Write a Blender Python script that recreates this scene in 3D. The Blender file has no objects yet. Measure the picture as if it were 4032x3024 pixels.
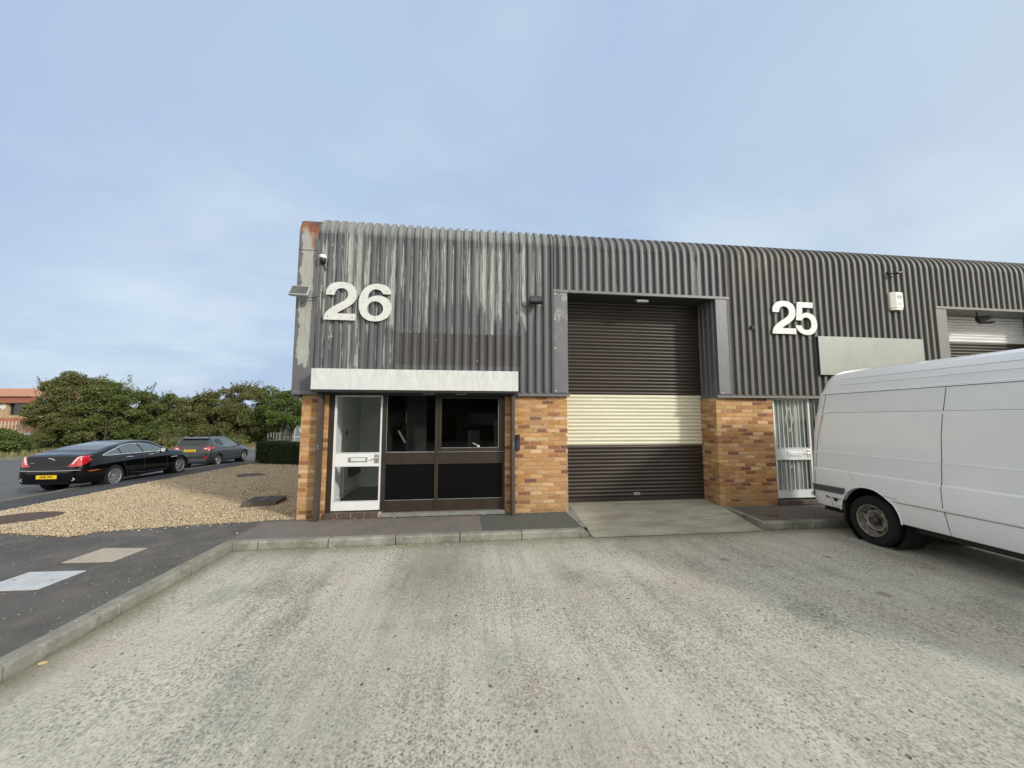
import bpy, bmesh, math, random
import numpy as np
from mathutils import Vector, Matrix
from mathutils.bvhtree import BVHTree
R = math.radians
PI = math.pi
sc = bpy.context.scene
COL = sc.collection
rnd = random.Random(7)
OFF = {}

# ---------------------------------------------------------------- objects
def tag(o, label=None, cat=None, group=None, kind=None):
    if label: o['label'] = label
    if cat: o['category'] = cat
    if group: o['group'] = group
    if kind: o['kind'] = kind
    return o

def thing(name, loc, label, cat, group=None, rz=0.0):
    o = bpy.data.objects.new(name, None)
    COL.objects.link(o)
    o.location = loc
    o.rotation_euler = (0, 0, rz)
    o.empty_display_size = .2
    OFF[o.name] = Vector((0, 0, 0)) if rz else Vector(loc)
    return tag(o, label, cat, group)

def link_mesh(name, me, mat, parent=None):
    o = bpy.data.objects.new(name, me)
    COL.objects.link(o)
    if mat: me.materials.append(mat)
    OFF[o.name] = Vector((0, 0, 0))
    if parent is not None:
        o.parent = parent
        OFF[o.name] = OFF[parent.name]
        if OFF[parent.name].length > 0:
            me.transform(Matrix.Translation(-OFF[parent.name]))
    return o

def smooth_by(me, ang=35):
    me.shade_smooth()
    me.set_sharp_from_angle(angle=R(ang))

class MB:
    def __init__(s): s.v = []; s.f = []
    def add(s, vs, fs):
        b = len(s.v); s.v += [tuple(v) for v in vs]; s.f += [tuple(i + b for i in f) for f in fs]; return s
    def box(s, x0, x1, y0, y1, z0, z1):
        return s.add([(x0,y0,z0),(x1,y0,z0),(x1,y1,z0),(x0,y1,z0),(x0,y0,z1),(x1,y0,z1),(x1,y1,z1),(x0,y1,z1)],
                     [(0,3,2,1),(4,5,6,7),(0,1,5,4),(1,2,6,5),(2,3,7,6),(3,0,4,7)])
    def obox(s, c, size, M):
        a, b, d = size[0]/2, size[1]/2, size[2]/2
        vs = [M @ Vector(p) + Vector(c) for p in ((-a,-b,-d),(a,-b,-d),(a,b,-d),(-a,b,-d),(-a,-b,d),(a,-b,d),(a,b,d),(-a,b,d))]
        return s.add(vs, [(0,3,2,1),(4,5,6,7),(0,1,5,4),(1,2,6,5),(2,3,7,6),(3,0,4,7)])
    def prism(s, pts, h0, h1, plane='xz'):
        # pts 2D polygon (ccw), extruded along third axis
        n = len(pts)
        def P(a, b, h): return {'xz': (a, h, b), 'xy': (a, b, h), 'yz': (h, a, b)}[plane]
        vs = [P(a, b, h0) for a, b in pts] + [P(a, b, h1) for a, b in pts]
        fs = [tuple(range(n)), tuple(range(2*n-1, n-1, -1))] + [(i, i+n, (i+1) % n+n, (i+1) % n) for i in range(n)]
        return s.add(vs, fs)
    def tube(s, pts, r, n=8, cap=True):
        pts = [Vector(p) for p in pts]; rs = r if isinstance(r, (list, tuple)) else [r]*len(pts)
        b = len(s.v); up = None
        for i, p in enumerate(pts):
            d = (pts[min(i+1, len(pts)-1)] - pts[max(i-1, 0)]).normalized()
            if up is None:
                up = d.orthogonal().normalized()
            else:
                up = (up - d*up.dot(d)); up = up.normalized() if up.length > 1e-6 else d.orthogonal().normalized()
            w = d.cross(up)
            for k in range(n):
                a = 2*PI*k/n
                s.v.append(tuple(p + (up*math.cos(a) + w*math.sin(a))*rs[i]))
        for i in range(len(pts)-1):
            for k in range(n):
                s.f.append((b+i*n+k, b+i*n+(k+1) % n, b+(i+1)*n+(k+1) % n, b+(i+1)*n+k))
        if cap:
            s.f.append(tuple(b+k for k in range(n-1, -1, -1))); s.f.append(tuple(b+(len(pts)-1)*n+k for k in range(n)))
        return s
    def lathe(s, prof, n=32, M=None, c=(0,0,0), closed=False):
        # prof: (r, h) ; axis = local z, mapped by M
        M = M or Matrix.Identity(3); c = Vector(c); b = len(s.v); m = len(prof)
        for k in range(n):
            a = 2*PI*k/n
            for r, h in prof: s.v.append(tuple(M @ Vector((r*math.cos(a), r*math.sin(a), h)) + c))
        for k in range(n):
            for i in range(m if closed else m-1):
                j = (i+1) % m
                s.f.append((b+k*m+i, b+((k+1) % n)*m+i, b+((k+1) % n)*m+j, b+k*m+j))
        return s
    def build(s, name, mat, parent=None, smooth=None, bevel=0.0, local=False):
        me = bpy.data.meshes.new(name)
        me.from_pydata(s.v, [], s.f)
        bm = bmesh.new(); bm.from_mesh(me)
        bmesh.ops.recalc_face_normals(bm, faces=bm.faces)
        if bevel:
            es = [e for e in bm.edges if len(e.link_faces) == 2 and e.calc_face_angle(0) > R(40)]
            bmesh.ops.bevel(bm, geom=es, offset=bevel, segments=2, affect='EDGES', profile=.6)
        bm.to_mesh(me); bm.free()
        if smooth: smooth_by(me, smooth)
        return link_mesh(name, me, mat, parent)

def islands(mb):
    par = list(range(len(mb.v)))
    def find(a):
        while par[a] != a: par[a] = par[par[a]]; a = par[a]
        return a
    for f in mb.f:
        for i in f[1:]: par[find(i)] = find(f[0])
    g = {}
    for f in mb.f: g.setdefault(find(f[0]), []).append(f)
    out = []
    for fs in g.values():
        ids = sorted({i for f in fs for i in f}); mp = {a: b for b, a in enumerate(ids)}
        q = MB(); q.v = [mb.v[i] for i in ids]; q.f = [tuple(mp[i] for i in f) for f in fs]; out.append(q)
    return out
def split_build(mb, name, mat, parent, **k):
    """every separate piece becomes a part of its own"""
    return [q.build(name, mat, parent, **k) for q in islands(mb)]

def np_mesh(name, V, F, mat, parent=None, smooth=False):
    V = np.asarray(V, dtype=np.float32); F = np.asarray(F, dtype=np.int32)
    me = bpy.data.meshes.new(name)
    me.vertices.add(len(V)); me.vertices.foreach_set('co', V.ravel())
    k = F.shape[1]
    me.loops.add(F.size); me.loops.foreach_set('vertex_index', F.ravel())
    me.polygons.add(len(F)); me.polygons.foreach_set('loop_start', np.arange(0, F.size, k, dtype=np.int32))
    me.update(calc_edges=True); me.validate()
    if smooth: me.shade_smooth()
    return link_mesh(name, me, mat, parent)

AXY = {'x': Matrix(((0,0,1),(1,0,0),(0,1,0))), 'y': Matrix(((1,0,0),(0,0,-1),(0,1,0))), 'z': Matrix.Identity(3)}

def crv(pts, k=6):
    """smooth samples through the points (centripetal-ish catmull rom)"""
    P = [np.array(p, float) for p in pts]; P = [2*P[0]-P[1]] + P + [2*P[-1]-P[-2]]
    out = []
    for i in range(1, len(P)-2):
        for j in range(k):
            t = j/k
            out.append(.5*((2*P[i]) + (P[i+1]-P[i-1])*t + (2*P[i-1]-5*P[i]+4*P[i+1]-P[i+2])*t*t + (3*P[i]-P[i-1]-3*P[i+1]+P[i+2])*t**3))
    out.append(P[-2]); return [tuple(p) for p in out]

def grid_poly(poly, step, fn):
    """flat polygon cut into a grid, every vertex passed through fn(x,y)->(x,y,z)"""
    bm = bmesh.new()
    bm.faces.new([bm.verts.new((x, y, 0)) for x, y in poly])
    xs = [p[0] for p in poly]; ys = [p[1] for p in poly]
    for ax, lo, hi in ((0, min(xs), max(xs)), (1, min(ys), max(ys))):
        n = int((hi-lo)/step)
        for i in range(1, n+1):
            c = lo + i*(hi-lo)/(n+1)
            co = (c, 0, 0) if ax == 0 else (0, c, 0)
            bmesh.ops.bisect_plane(bm, geom=bm.verts[:]+bm.edges[:]+bm.faces[:], plane_co=co, plane_no=(1, 0, 0) if ax == 0 else (0, 1, 0))
    for v in bm.verts:
        v.co = Vector(fn(v.co.x, v.co.y))
    return bm

def sheet(name, poly, zf, mat, step=1.0, kind='structure', parent=None):
    bm = grid_poly(poly, step, lambda x, y: (x, y, zf(x, y)))
    bmesh.ops.recalc_face_normals(bm, faces=bm.faces)
    me = bpy.data.meshes.new(name); bm.to_mesh(me); bm.free()
    if me.polygons and me.polygons[0].normal.z < 0: me.flip_normals()
    o = link_mesh(name, me, mat, parent)
    if kind: o['kind'] = kind
    return o

def pchip(xs, ys, x):
    xs = np.array(xs, float); ys = np.array(ys, float); h = np.diff(xs); d = np.diff(ys)/h
    m = np.zeros_like(ys)
    for i in range(1, len(xs)-1):
        if d[i-1]*d[i] > 0:
            w1 = 2*h[i]+h[i-1]; w2 = h[i]+2*h[i-1]
            m[i] = (w1+w2)/(w1/d[i-1]+w2/d[i])
    m[0] = d[0]; m[-1] = d[-1]
    i = min(max(int(np.searchsorted(xs, x))-1, 0), len(h)-1)
    t = (x-xs[i])/h[i]
    return (2*t**3-3*t**2+1)*ys[i] + (t**3-2*t*t+t)*h[i]*m[i] + (-2*t**3+3*t*t)*ys[i+1] + (t**3-t*t)*h[i]*m[i+1]

# ---------------------------------------------------------------- materials
class NT:
    def __init__(s, name):
        s.m = bpy.data.materials.new(name); s.m.use_nodes = True
        s.t = s.m.node_tree; s.t.nodes.clear()
        s.out = s.t.nodes.new('ShaderNodeOutputMaterial'); s.geo = None
    def n(s, typ, props=None, **ins):
        nd = s.t.nodes.new('ShaderNode'+typ)
        for k, v in (props or {}).items(): setattr(nd, k, v)
        for k, v in ins.items():
            key = int(k[1:]) if k[0] == 'i' and k[1:].isdigit() else k.replace('_', ' ')
            s.put(nd.inputs[key], v)
        return nd
    def put(s, sock, v):
        if hasattr(v, 'is_output'): s.t.links.new(v, sock)
        elif isinstance(v, (tuple, list)) and len(v) == 3 and sock.type == 'RGBA': sock.default_value = (*v, 1)
        else: sock.default_value = v
    def pos(s):
        if not s.geo: s.geo = s.n('NewGeometry')
        return s.geo.outputs['Position']
    def obj(s): return s.n('TexCoord').outputs['Object']
    def sep(s, v=None):
        o = s.n('SeparateXYZ', i0=v if v is not None else s.pos()).outputs; return o[0], o[1], o[2]
    def m_(s, op, a, b=0.0, c=0.0, clamp=False):
        nd = s.n('Math', {'operation': op, 'use_clamp': clamp}, i0=a, i1=b, i2=c); return nd.outputs[0]
    def vec(s, x, y, z=0.0): return s.n('CombineXYZ', i0=x, i1=y, i2=z).outputs[0]
    def scl(s, v, sc): return s.n('Mapping', None, Vector=v, Scale=sc).outputs[0]
    def noise(s, v, scale=5., detail=4., rough=.55, dist=0., col=False):
        nd = s.n('TexNoise', None, Vector=v, Scale=scale, Detail=detail, Roughness=rough, Distortion=dist); return nd.outputs[1 if col else 0]
    def vor(s, v, scale=5., feat='F1', rand=1., out='Distance'):
        return s.n('TexVoronoi', {'feature': feat}, Vector=v, Scale=scale, Randomness=rand).outputs[out]
    def white(s, v): return s.n('TexWhiteNoise', {'noise_dimensions': '3D'}, Vector=v).outputs[0]
    def rng(s, v, a, b, c=0., d=1.): return s.n('MapRange', {'clamp': True}, i0=v, i1=a, i2=b, i3=c, i4=d).outputs[0]
    def ramp(s, v, stops, interp='LINEAR'):
        nd = s.n('ValToRGB', None, Fac=v); cr = nd.color_ramp; cr.interpolation = interp
        while len(cr.elements) < len(stops): cr.elements.new(.5)
        for e, (p, c) in zip(cr.elements, stops): e.position = p; e.color = (*c, 1)
        return nd.outputs[0]
    def mix(s, f, a, b, mode='MIX'):
        nd = s.n('Mix', {'data_type': 'RGBA', 'blend_type': mode, 'clamp_factor': True})
        s.put(nd.inputs[0], f); s.put(nd.inputs[6], a); s.put(nd.inputs[7], b); return nd.outputs[2]
    def bump(s, h, st=.3, d=.01, n=None):
        nd = s.n('Bump', None, Strength=st, Distance=d, Height=h)
        if n is not None: s.put(nd.inputs['Normal'], n)
        return nd.outputs[0]
    def bsdf(s, color=(.5,.5,.5), rough=.6, metal=0., normal=None, spec=.5, coat=0., **kw):
        nd = s.n('BsdfPrincipled', None, Base_Color=color, Roughness=rough, Metallic=metal, **kw)
        s.put(nd.inputs['Specular IOR Level'], spec); s.put(nd.inputs['Coat Weight'], coat)
        if coat: s.put(nd.inputs['Coat Roughness'], .03)
        if normal is not None: s.put(nd.inputs['Normal'], normal)
        s.t.links.new(nd.outputs[0], s.out.inputs[0]); return s.m

def S(r, g, b):
    f = lambda c: (c/255/12.92) if c/255 <= .04045 else ((c/255+.055)/1.055)**2.4
    return (f(r), f(g), f(b))

def simple(name, col, rough=.5, metal=0., var=.12, scale=8., bumpk=0., coat=0., spec=.5):
    t = NT(name); p = t.obj()
    n = t.noise(p, scale, 5, .6)
    c = t.mix(t.rng(n, .3, .7), tuple(x*(1-var) for x in col), tuple(min(x*(1+var), 1) for x in col))
    r = t.rng(t.noise(p, scale*2.3, 3), .3, .7, max(rough-.08, .02), min(rough+.08, 1))
    nm = t.bump(t.noise(p, scale*6, 4), bumpk, .003) if bumpk else None
    return t.bsdf(c, r, metal, nm, spec, coat)
MT = {}
# ---- concrete yard (aggregate showing, streaks along the bay, mossy by the kerb)
def m_yard():
    t = NT('yard_concrete'); p = t.pos(); x, y, z = t.sep()
    big = t.noise(p, .55, 5, .6); mid = t.noise(t.scl(p, (2.6, .45, 1)), 1.0, 5, .6)
    c = t.ramp(big, [(.28, (.32,.317,.265)), (.5, (.45,.443,.375)), (.74, (.57,.56,.48))])
    c = t.mix(t.rng(mid, .35, .7, 0, .6), c, (.50,.485,.42))
    c = t.mix(t.rng(t.noise(t.scl(p, (1, .6, 1)), 1.7, 4), .54, .72, 0, .6), c, (.19,.195,.165))
    s1 = t.noise(t.scl(p, (5.5, .30, 1)), 1.0, 5, .65)
    c = t.mix(t.rng(s1, .52, .66, 0, .28), c, (.17,.172,.145))
    c = t.mix(t.rng(s1, .47, .36, 0, .30), c, (.56,.55,.475))
    s2 = t.noise(t.scl(p, (19, 1.1, 1)), 1.0, 4, .6)
    c = t.mix(t.rng(s2, .56, .68, 0, .22), c, (.15,.15,.125))
    dd = t.n('VectorMath', {'operation': 'DISTANCE'}, i0=t.vec(x, t.m_('MULTIPLY', y, .45), t.m_('MULTIPLY', t.noise(p, 2.6, 5, .7), 1.5)), i1=(-.25, -.95, .75)).outputs['Value']
    c = t.mix(t.rng(dd, .75, .1, 0, .55), c, (.11,.115,.095))
    c = t.mix(t.rng(t.noise(p, .9, 3), .54, .68, 0, .40), c, (.46,.37,.31))     # faint pink stains
    # coarse aggregate: light and dark grains
    v1 = t.vor(p, 78., out='Color'); g1 = t.n('SeparateColor', None, i0=v1).outputs[0]
    grain = t.noise(t.scl(p, (1.25, .75, 1)), 44., 5, .8)
    wear = t.rng(t.noise(p, .7, 3), .35, .62)
    worn = t.m_('ADD', t.m_('MULTIPLY', wear, .7), .3)
    c = t.mix(t.m_('MULTIPLY', t.rng(g1, .62, .95, 0, .55), worn), c, (.13,.128,.11))
    c = t.mix(t.m_('MULTIPLY', t.rng(g1, .3, .0, 0, .5), worn), c, (.62,.60,.53))
    c = t.mix(t.m_('MULTIPLY', t.rng(grain, .52, .64, 0, .85), worn), c, (.10,.096,.078))
    c = t.mix(t.m_('MULTIPLY', t.rng(grain, .47, .36, 0, .6), worn), c, (.64,.62,.53))
    # pits
    pd = t.vor(t.scl(p, (1, .8, 1)), 9.); pw = t.n('SeparateColor', None, i0=t.vor(t.scl(p, (1, .8, 1)), 9., out='Color')).outputs[1]
    pit = t.m_('MULTIPLY', t.rng(pd, .13, .08), t.m_('GREATER_THAN', pw, .72))
    c = t.mix(t.m_('MULTIPLY', pit, .8), c, (.05,.048,.04))
    pd2 = t.vor(p, 26.); pw2 = t.n('SeparateColor', None, i0=t.vor(p, 26., out='Color')).outputs[0]
    pit2 = t.m_('MULTIPLY', t.rng(pd2, .26, .15), t.m_('GREATER_THAN', pw2, .72))
    c = t.mix(t.m_('MULTIPLY', pit2, .75), c, (.065,.062,.052))
    v3 = t.scl(p, (1, .78, 1)); w3 = t.n('SeparateColor', None, i0=t.vor(v3, 46., out='Color')).outputs[2]
    ag = t.m_('MULTIPLY', t.rng(t.vor(v3, 46.), .42, .26), t.m_('MULTIPLY', t.m_('GREATER_THAN', w3, .50), t.m_('ADD', t.m_('MULTIPLY', wear, .6), .4)))
    c = t.mix(t.m_('MULTIPLY', ag, .62), c, t.mix(w3, (.30,.285,.235), (.085,.082,.068)))
    li3 = t.m_('MULTIPLY', t.rng(t.vor(v3, 46.), .38, .22), t.m_('LESS_THAN', w3, .12))
    c = t.mix(t.m_('MULTIPLY', li3, .6), c, (.72,.70,.63))
    # tamping lines running away from the camera
    sl = t.noise(t.scl(p, (22, .55, 1)), 1.0, 4, .6)
    slm = t.m_('MULTIPLY', t.rng(sl, .60, .72), t.rng(t.noise(p, .8, 2), .45, .6))
    c = t.mix(t.m_('MULTIPLY', slm, .45), c, (.14,.14,.12))
    # moss and dirt at the foot of the kerbs
    wob = t.m_('MULTIPLY', t.noise(p, 3., 4), .35)
    dk = t.m_('MINIMUM', t.m_('ADD', t.m_('ABSOLUTE', t.m_('ADD', x, 3.06)), wob), t.m_('ADD', t.m_('ABSOLUTE', t.m_('ADD', y, 1.15)), wob))
    c = t.mix(t.rng(dk, .42, .16, 0, .6), c, (.15,.15,.09))
    dk2 = t.m_('ADD', t.m_('ABSOLUTE', t.m_('ADD', y, 1.2)), t.m_('MULTIPLY', t.noise(p, 1.3, 4), 1.0))
    c = t.mix(t.rng(dk2, 1.1, .4, 0, .35), c, (.155,.15,.11))
    # rusty drips
    for (a, b, r) in ((4.76,-2.30,.075), (4.32,-3.33,.10), (3.36,-2.22,.09)):
        d = t.n('VectorMath', {'operation': 'DISTANCE'}, i0=t.vec(x, y, t.m_('MULTIPLY', t.noise(p, 14., 2), .06)), i1=(a, b, .03)).outputs['Value']
        c = t.mix(t.rng(d, r*.8, r*.45, 0, .5), c, (.12,.085,.055))
    h = t.m_('ADD', t.m_('MULTIPLY', grain, -.9), t.m_('MULTIPLY', pit, -1.2))
    h = t.m_('ADD', h, t.m_('MULTIPLY', g1, -.25)); h = t.m_('ADD', h, t.m_('MULTIPLY', sl, -.35))
    return t.bsdf(c, .9, 0, t.bump(h, .85, .009), .2)
MT['yard'] = m_yard()

def m_ramp():
    t = NT('ramp_concrete'); p = t.pos(); x, y, z = t.sep()
    c = t.ramp(t.noise(t.scl(p, (.8, 2.2, 1)), 1.6, 6, .62), [(.3, (.22,.212,.17)), (.52, (.33,.318,.26)), (.72, (.43,.415,.345))])
    gr = t.noise(p, 75., 4, .7)
    c = t.mix(t.rng(gr, .50, .66, 0, .7), c, (.15,.14,.11))
    li = t.noise(t.scl(p, (2.2, 38, 1)), 1., 4, .6)
    c = t.mix(t.rng(li, .54, .68, 0, .5), c, (.17,.155,.12))
    c = t.mix(t.rng(t.noise(p, 2.1, 5, .6), .55, .72, 0, .45), c, (.23,.23,.18))
    h = t.m_('ADD', t.m_('MULTIPLY', gr, -.5), t.m_('MULTIPLY', li, -.8))
    return t.bsdf(c, .92, 0, t.bump(h, .5, .006), .2)
MT['ramp'] = m_ramp()

def m_tarmac(name, a, b, tint=None, spk=(.6,.58,.52), patch=None, st=.6):
    t = NT(name); p = t.pos(); x, y, z = t.sep()
    c = t.mix(t.rng(t.noise(p, .9, 5, .6), .3, .7), a, b)
    if tint: c = t.mix(t.rng(t.noise(p, 2.3, 5, .65), .46, .62, 0, .75), c, tint)
    g = t.noise(p, 60., 5, .8)
    c = t.mix(t.rng(g, .54, .7, 0, .75), c, tuple(k*.4 for k in a))
    c = t.mix(t.rng(g, .44, .32, 0, .5), c, tuple(min(k*2.2, 1) for k in b))
    w = t.n('SeparateColor', None, i0=t.vor(p, 27., out='Color')).outputs[0]
    s_ = t.m_('MULTIPLY', t.rng(t.vor(p, 27.), .24, .14), t.m_('GREATER_THAN', w, .90))
    c = t.mix(t.m_('MULTIPLY', s_, .8), c, spk)
    if patch: c = patch(t, p, x, y, c)
    return t.bsdf(c, .9, 0, t.bump(g, st, .006), .3)
def front_patch(t, p, x, y, c):
    e = t.m_('ADD', x, t.m_('MULTIPLY', t.m_('SUBTRACT', t.noise(p, 5., 3), .5), .05))
    c2 = t.mix(t.rng(t.noise(p, 90., 3), .4, .6), (.06,.064,.057), (.115,.120,.108))
    c = t.mix(t.m_('GREATER_THAN', e, .30), c, c2)
    d = t.m_('ADD', t.m_('ABSOLUTE', t.m_('SUBTRACT', y, .02)), t.m_('MULTIPLY', t.noise(p, 4., 4), .18))
    return t.mix(t.rng(d, .19, .1, 0, .45), c, (.05,.055,.035))
MT['tar_dark'] = m_tarmac('tarmac_path', (.068,.066,.062), (.112,.107,.099), (.135,.122,.110))
MT['tar_front'] = m_tarmac('tarmac_front', (.120,.110,.102), (.165,.150,.136), (.178,.148,.130), patch=front_patch)
MT['tar_right'] = m_tarmac('tarmac_right', (.080,.072,.066), (.12,.105,.095), (.135,.105,.09))
MT['foot'] = m_tarmac('footpath_tarmac', (.045,.045,.047), (.066,.066,.067), st=.4)
MT['road'] = m_tarmac('road_asphalt', (.095,.10,.105), (.125,.13,.135), st=.25)
MT['road2'] = m_tarmac('access_asphalt', (.09,.09,.09), (.12,.12,.118))

def m_kerb():
    t = NT('kerb_concrete'); p = t.pos(); x, y, z = t.sep()
    c = t.ramp(t.noise(p, 2.2, 6, .65), [(.3, (.155,.152,.125)), (.52, (.235,.232,.20)), (.72, (.33,.325,.285))])
    g = t.noise(p, 60., 4, .7)
    c = t.mix(t.rng(g, .55, .7, 0, .5), c, (.11,.105,.08))
    c = t.mix(t.rng(t.noise(p, 4., 6, .75), .50, .66, 0, .6), c, (.115,.115,.08))
    c = t.mix(t.rng(t.noise(p, 11., 5, .7), .55, .68, 0, .4), c, (.42,.41,.36))
    w = t.n('SeparateColor', None, i0=t.vor(p, 22., out='Color')).outputs[0]
    s_ = t.m_('MULTIPLY', t.rng(t.vor(p, 22.), .2, .13), t.m_('GREATER_THAN', w, .95))
    c = t.mix(t.m_('MULTIPLY', s_, .8), c, (.68,.66,.6))
    c = t.mix(t.rng(t.m_('ADD', z, t.m_('MULTIPLY', t.noise(p, 9., 3), .05)), -.055, -.10, 0, .6), c, (.09,.09,.055))
    return t.bsdf(c, .92, 0, t.bump(g, .4, .004), .2)
MT['kerb'] = m_kerb()

def m_gravel(island):
    t = NT('gravel_stones' if island else 'gravel_bed'); p = t.pos()
    if island:
        f = t.n('NewGeometry').outputs['Random Per Island']
    else:
        f = t.n('SeparateColor', None, i0=t.vor(p, 42., out='Color')).outputs[0]
    c = t.ramp(f, [(0, (.36,.275,.165)), (.2, (.47,.375,.235)), (.42, (.57,.475,.315)), (.6, (.27,.215,.15)), (.72, (.66,.57,.42)), (.86, (.42,.30,.17)), (1, (.76,.69,.56))])
    if island:
        c = t.mix(t.rng(t.noise(p, 60., 3), .4, .7, 0, .3), c, (.30,.21,.12))
        c = t.mix(t.rng(t.noise(p, .8, 3), .5, .7, 0, .3), c, (.36,.30,.22))
        return t.bsdf(c, .7, 0, None, .35)
    d = t.vor(p, 42.)
    c = t.mix(t.rng(d, .3, .65), c, (.10,.075,.045))
    return t.bsdf(c, .85, 0, t.bump(t.m_('MULTIPLY', d, -1), 1., .02), .3)
MT['stones'] = m_gravel(True); MT['gbed'] = m_gravel(False)

def m_grass():
    t = NT('rough_grass'); p = t.pos()
    c = t.ramp(t.noise(p, 1.1, 6, .65), [(.3, (.045,.058,.02)), (.5, (.09,.098,.038)), (.7, (.19,.165,.08))])
    c = t.mix(t.rng(t.noise(t.scl(p, (1, 1, 1)), 9., 4), .5, .7, 0, .6), c, (.04,.05,.018))
    return t.bsdf(c, 1., 0, t.bump(t.noise(p, 16., 4), .8, .08), .1)
MT['grass'] = m_grass()

# ---- bricks
def m_brick(name, tones, mort, tint=None):
    t = NT(name); p = t.pos(); x, y, z = t.sep()
    u = t.m_('DIVIDE', t.m_('ADD', t.m_('ADD', x, y), 50.03), .225)
    v = t.m_('DIVIDE', t.m_('ADD', z, 9.0), .075)
    row = t.m_('FLOOR', v); u2 = t.m_('ADD', u, t.m_('MULTIPLY', t.m_('MODULO', row, 2.), .5))
    # bond is a bit irregular
    u2 = t.m_('ADD', u2, t.m_('MULTIPLY', t.white(t.vec(row, 3.3, 1.)), .12))
    col = t.m_('FLOOR', u2); fu = t.m_('FRACT', u2); fv = t.m_('FRACT', v)
    wb = t.m_('MULTIPLY', t.m_('SUBTRACT', t.noise(p, 45., 3), .5), .06)
    eu = t.m_('MULTIPLY', t.m_('MINIMUM', fu, t.m_('SUBTRACT', 1., fu)), 3.0)
    ev = t.m_('MINIMUM', fv, t.m_('SUBTRACT', 1., fv))
    e = t.m_('ADD', t.m_('MINIMUM', eu, ev), wb)
    mask = t.rng(e, .075, .125)
    w = t.white(t.vec(col, row, 7.))
    c = t.ramp(w, tones, 'CONSTANT')
    hs = t.n('HueSaturation', None, Saturation=t.rng(t.white(t.vec(col, row, 2.)), 0, 1, .90, 1.04), Value=t.rng(t.white(t.vec(row, col, 5.)), 0, 1, .84, 1.12), Color=c).outputs[0]
    n1 = t.noise(t.scl(p, (1, 1, 2.2)), 22., 5, .7)
    c = t.mix(t.rng(n1, .42, .68, 0, .45), hs, t.mix(.5, hs, (.20,.095,.045)))
    c = t.mix(t.rng(t.noise(p, 130., 3), .5, .7, 0, .3), c, (.16,.09,.04))
    c = t.mix(t.rng(t.noise(p, 1.6, 4), .55, .75, 0, .25), c, (.2,.16,.10))
    c = t.mix(t.rng(z, .35, .02, 0, .3), c, (.13,.11,.06))
    mo = t.mix(t.rng(t.noise(p, 20., 3), .35, .65), mort, tuple(k*.6 for k in mort))
    c = t.mix(mask, mo, c)
    h = t.m_('ADD', mask, t.m_('MULTIPLY', t.noise(p, 60., 4), .5))
    return t.bsdf(c, .88, 0, t.bump(h, .6, .006), .25)
buff = [(0, (.46,.245,.088)), (.2, (.52,.30,.125)), (.38, (.42,.215,.082)), (.52, (.60,.40,.20)), (.66, (.50,.285,.115)), (.78, (.27,.105,.052)), (.86, (.36,.165,.070)), (.94, (.20,.082,.050))]
MT['brick'] = m_brick('buff_brick', buff, (.44,.30,.18))
MT['brick_far'] = m_brick('pale_brick', [(0, (.50,.36,.20)), (.4, (.56,.41,.24)), (.8, (.45,.31,.17))], (.45,.38,.28))
MT['brick_red'] = m_brick('red_brick', [(0, (.42,.14,.07)), (.5, (.36,.11,.06)), (.8, (.46,.17,.09))], (.40,.25,.18))

# ---- cladding
def peel(t, p, x, z, base, under, bias):
    """vertical flakes of paint gone from the sheet"""
    rib = t.m_('FLOOR', t.m_('DIVIDE', t.m_('ADD', x, 2.455), .1495))
    fr = t.m_('FRACT', t.m_('DIVIDE', t.m_('ADD', x, 2.455), .1495))
    wr = t.white(t.vec(rib, 1., 4.)); wr2 = t.white(t.vec(rib, 8., 2.))
    st = t.noise(t.scl(p, (34, 1, 1.3)), 1., 6, .68, .25)
    fine = t.noise(t.scl(p, (90, 1, 7)), 1., 4, .7)
    midv = t.m_('SUBTRACT', 1., t.m_('MULTIPLY', t.m_('ABSOLUTE', t.m_('SUBTRACT', fr, .5)), 2.))   # 1 mid valley? phase set below
    v = t.m_('ADD', st, t.m_('MULTIPLY', t.m_('SUBTRACT', fine, .5), .22))
    v = t.m_('ADD', v, t.m_('MULTIPLY', t.m_('SUBTRACT', wr, .5), .26))
    v = t.m_('ADD', v, t.m_('MULTIPLY', t.m_('SUBTRACT', t.m_('SUBTRACT', 1., midv), .62), .26))
    low = t.rng(t.m_('ADD', z, t.m_('ADD', t.m_('MULTIPLY', t.m_('SUBTRACT', wr2, .5), 1.1), t.m_('MULTIPLY', t.m_('SUBTRACT', fine, .5), .4))), 3.20, 3.55)
    leftm = t.rng(x, -1.15, -1.3)
    a = t.m_('MAXIMUM', low, t.m_('MULTIPLY', leftm, .62))
    v = t.m_('ADD', v, t.m_('MULTIPLY', t.m_('SUBTRACT', a, 1.), .34))
    v = t.m_('ADD', v, bias)
    v = t.m_('SUBTRACT', v, t.m_('MULTIPLY', t.rng(z, 4.78, 4.9), .10))
    return t.rng(v, .495, .525)
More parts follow.
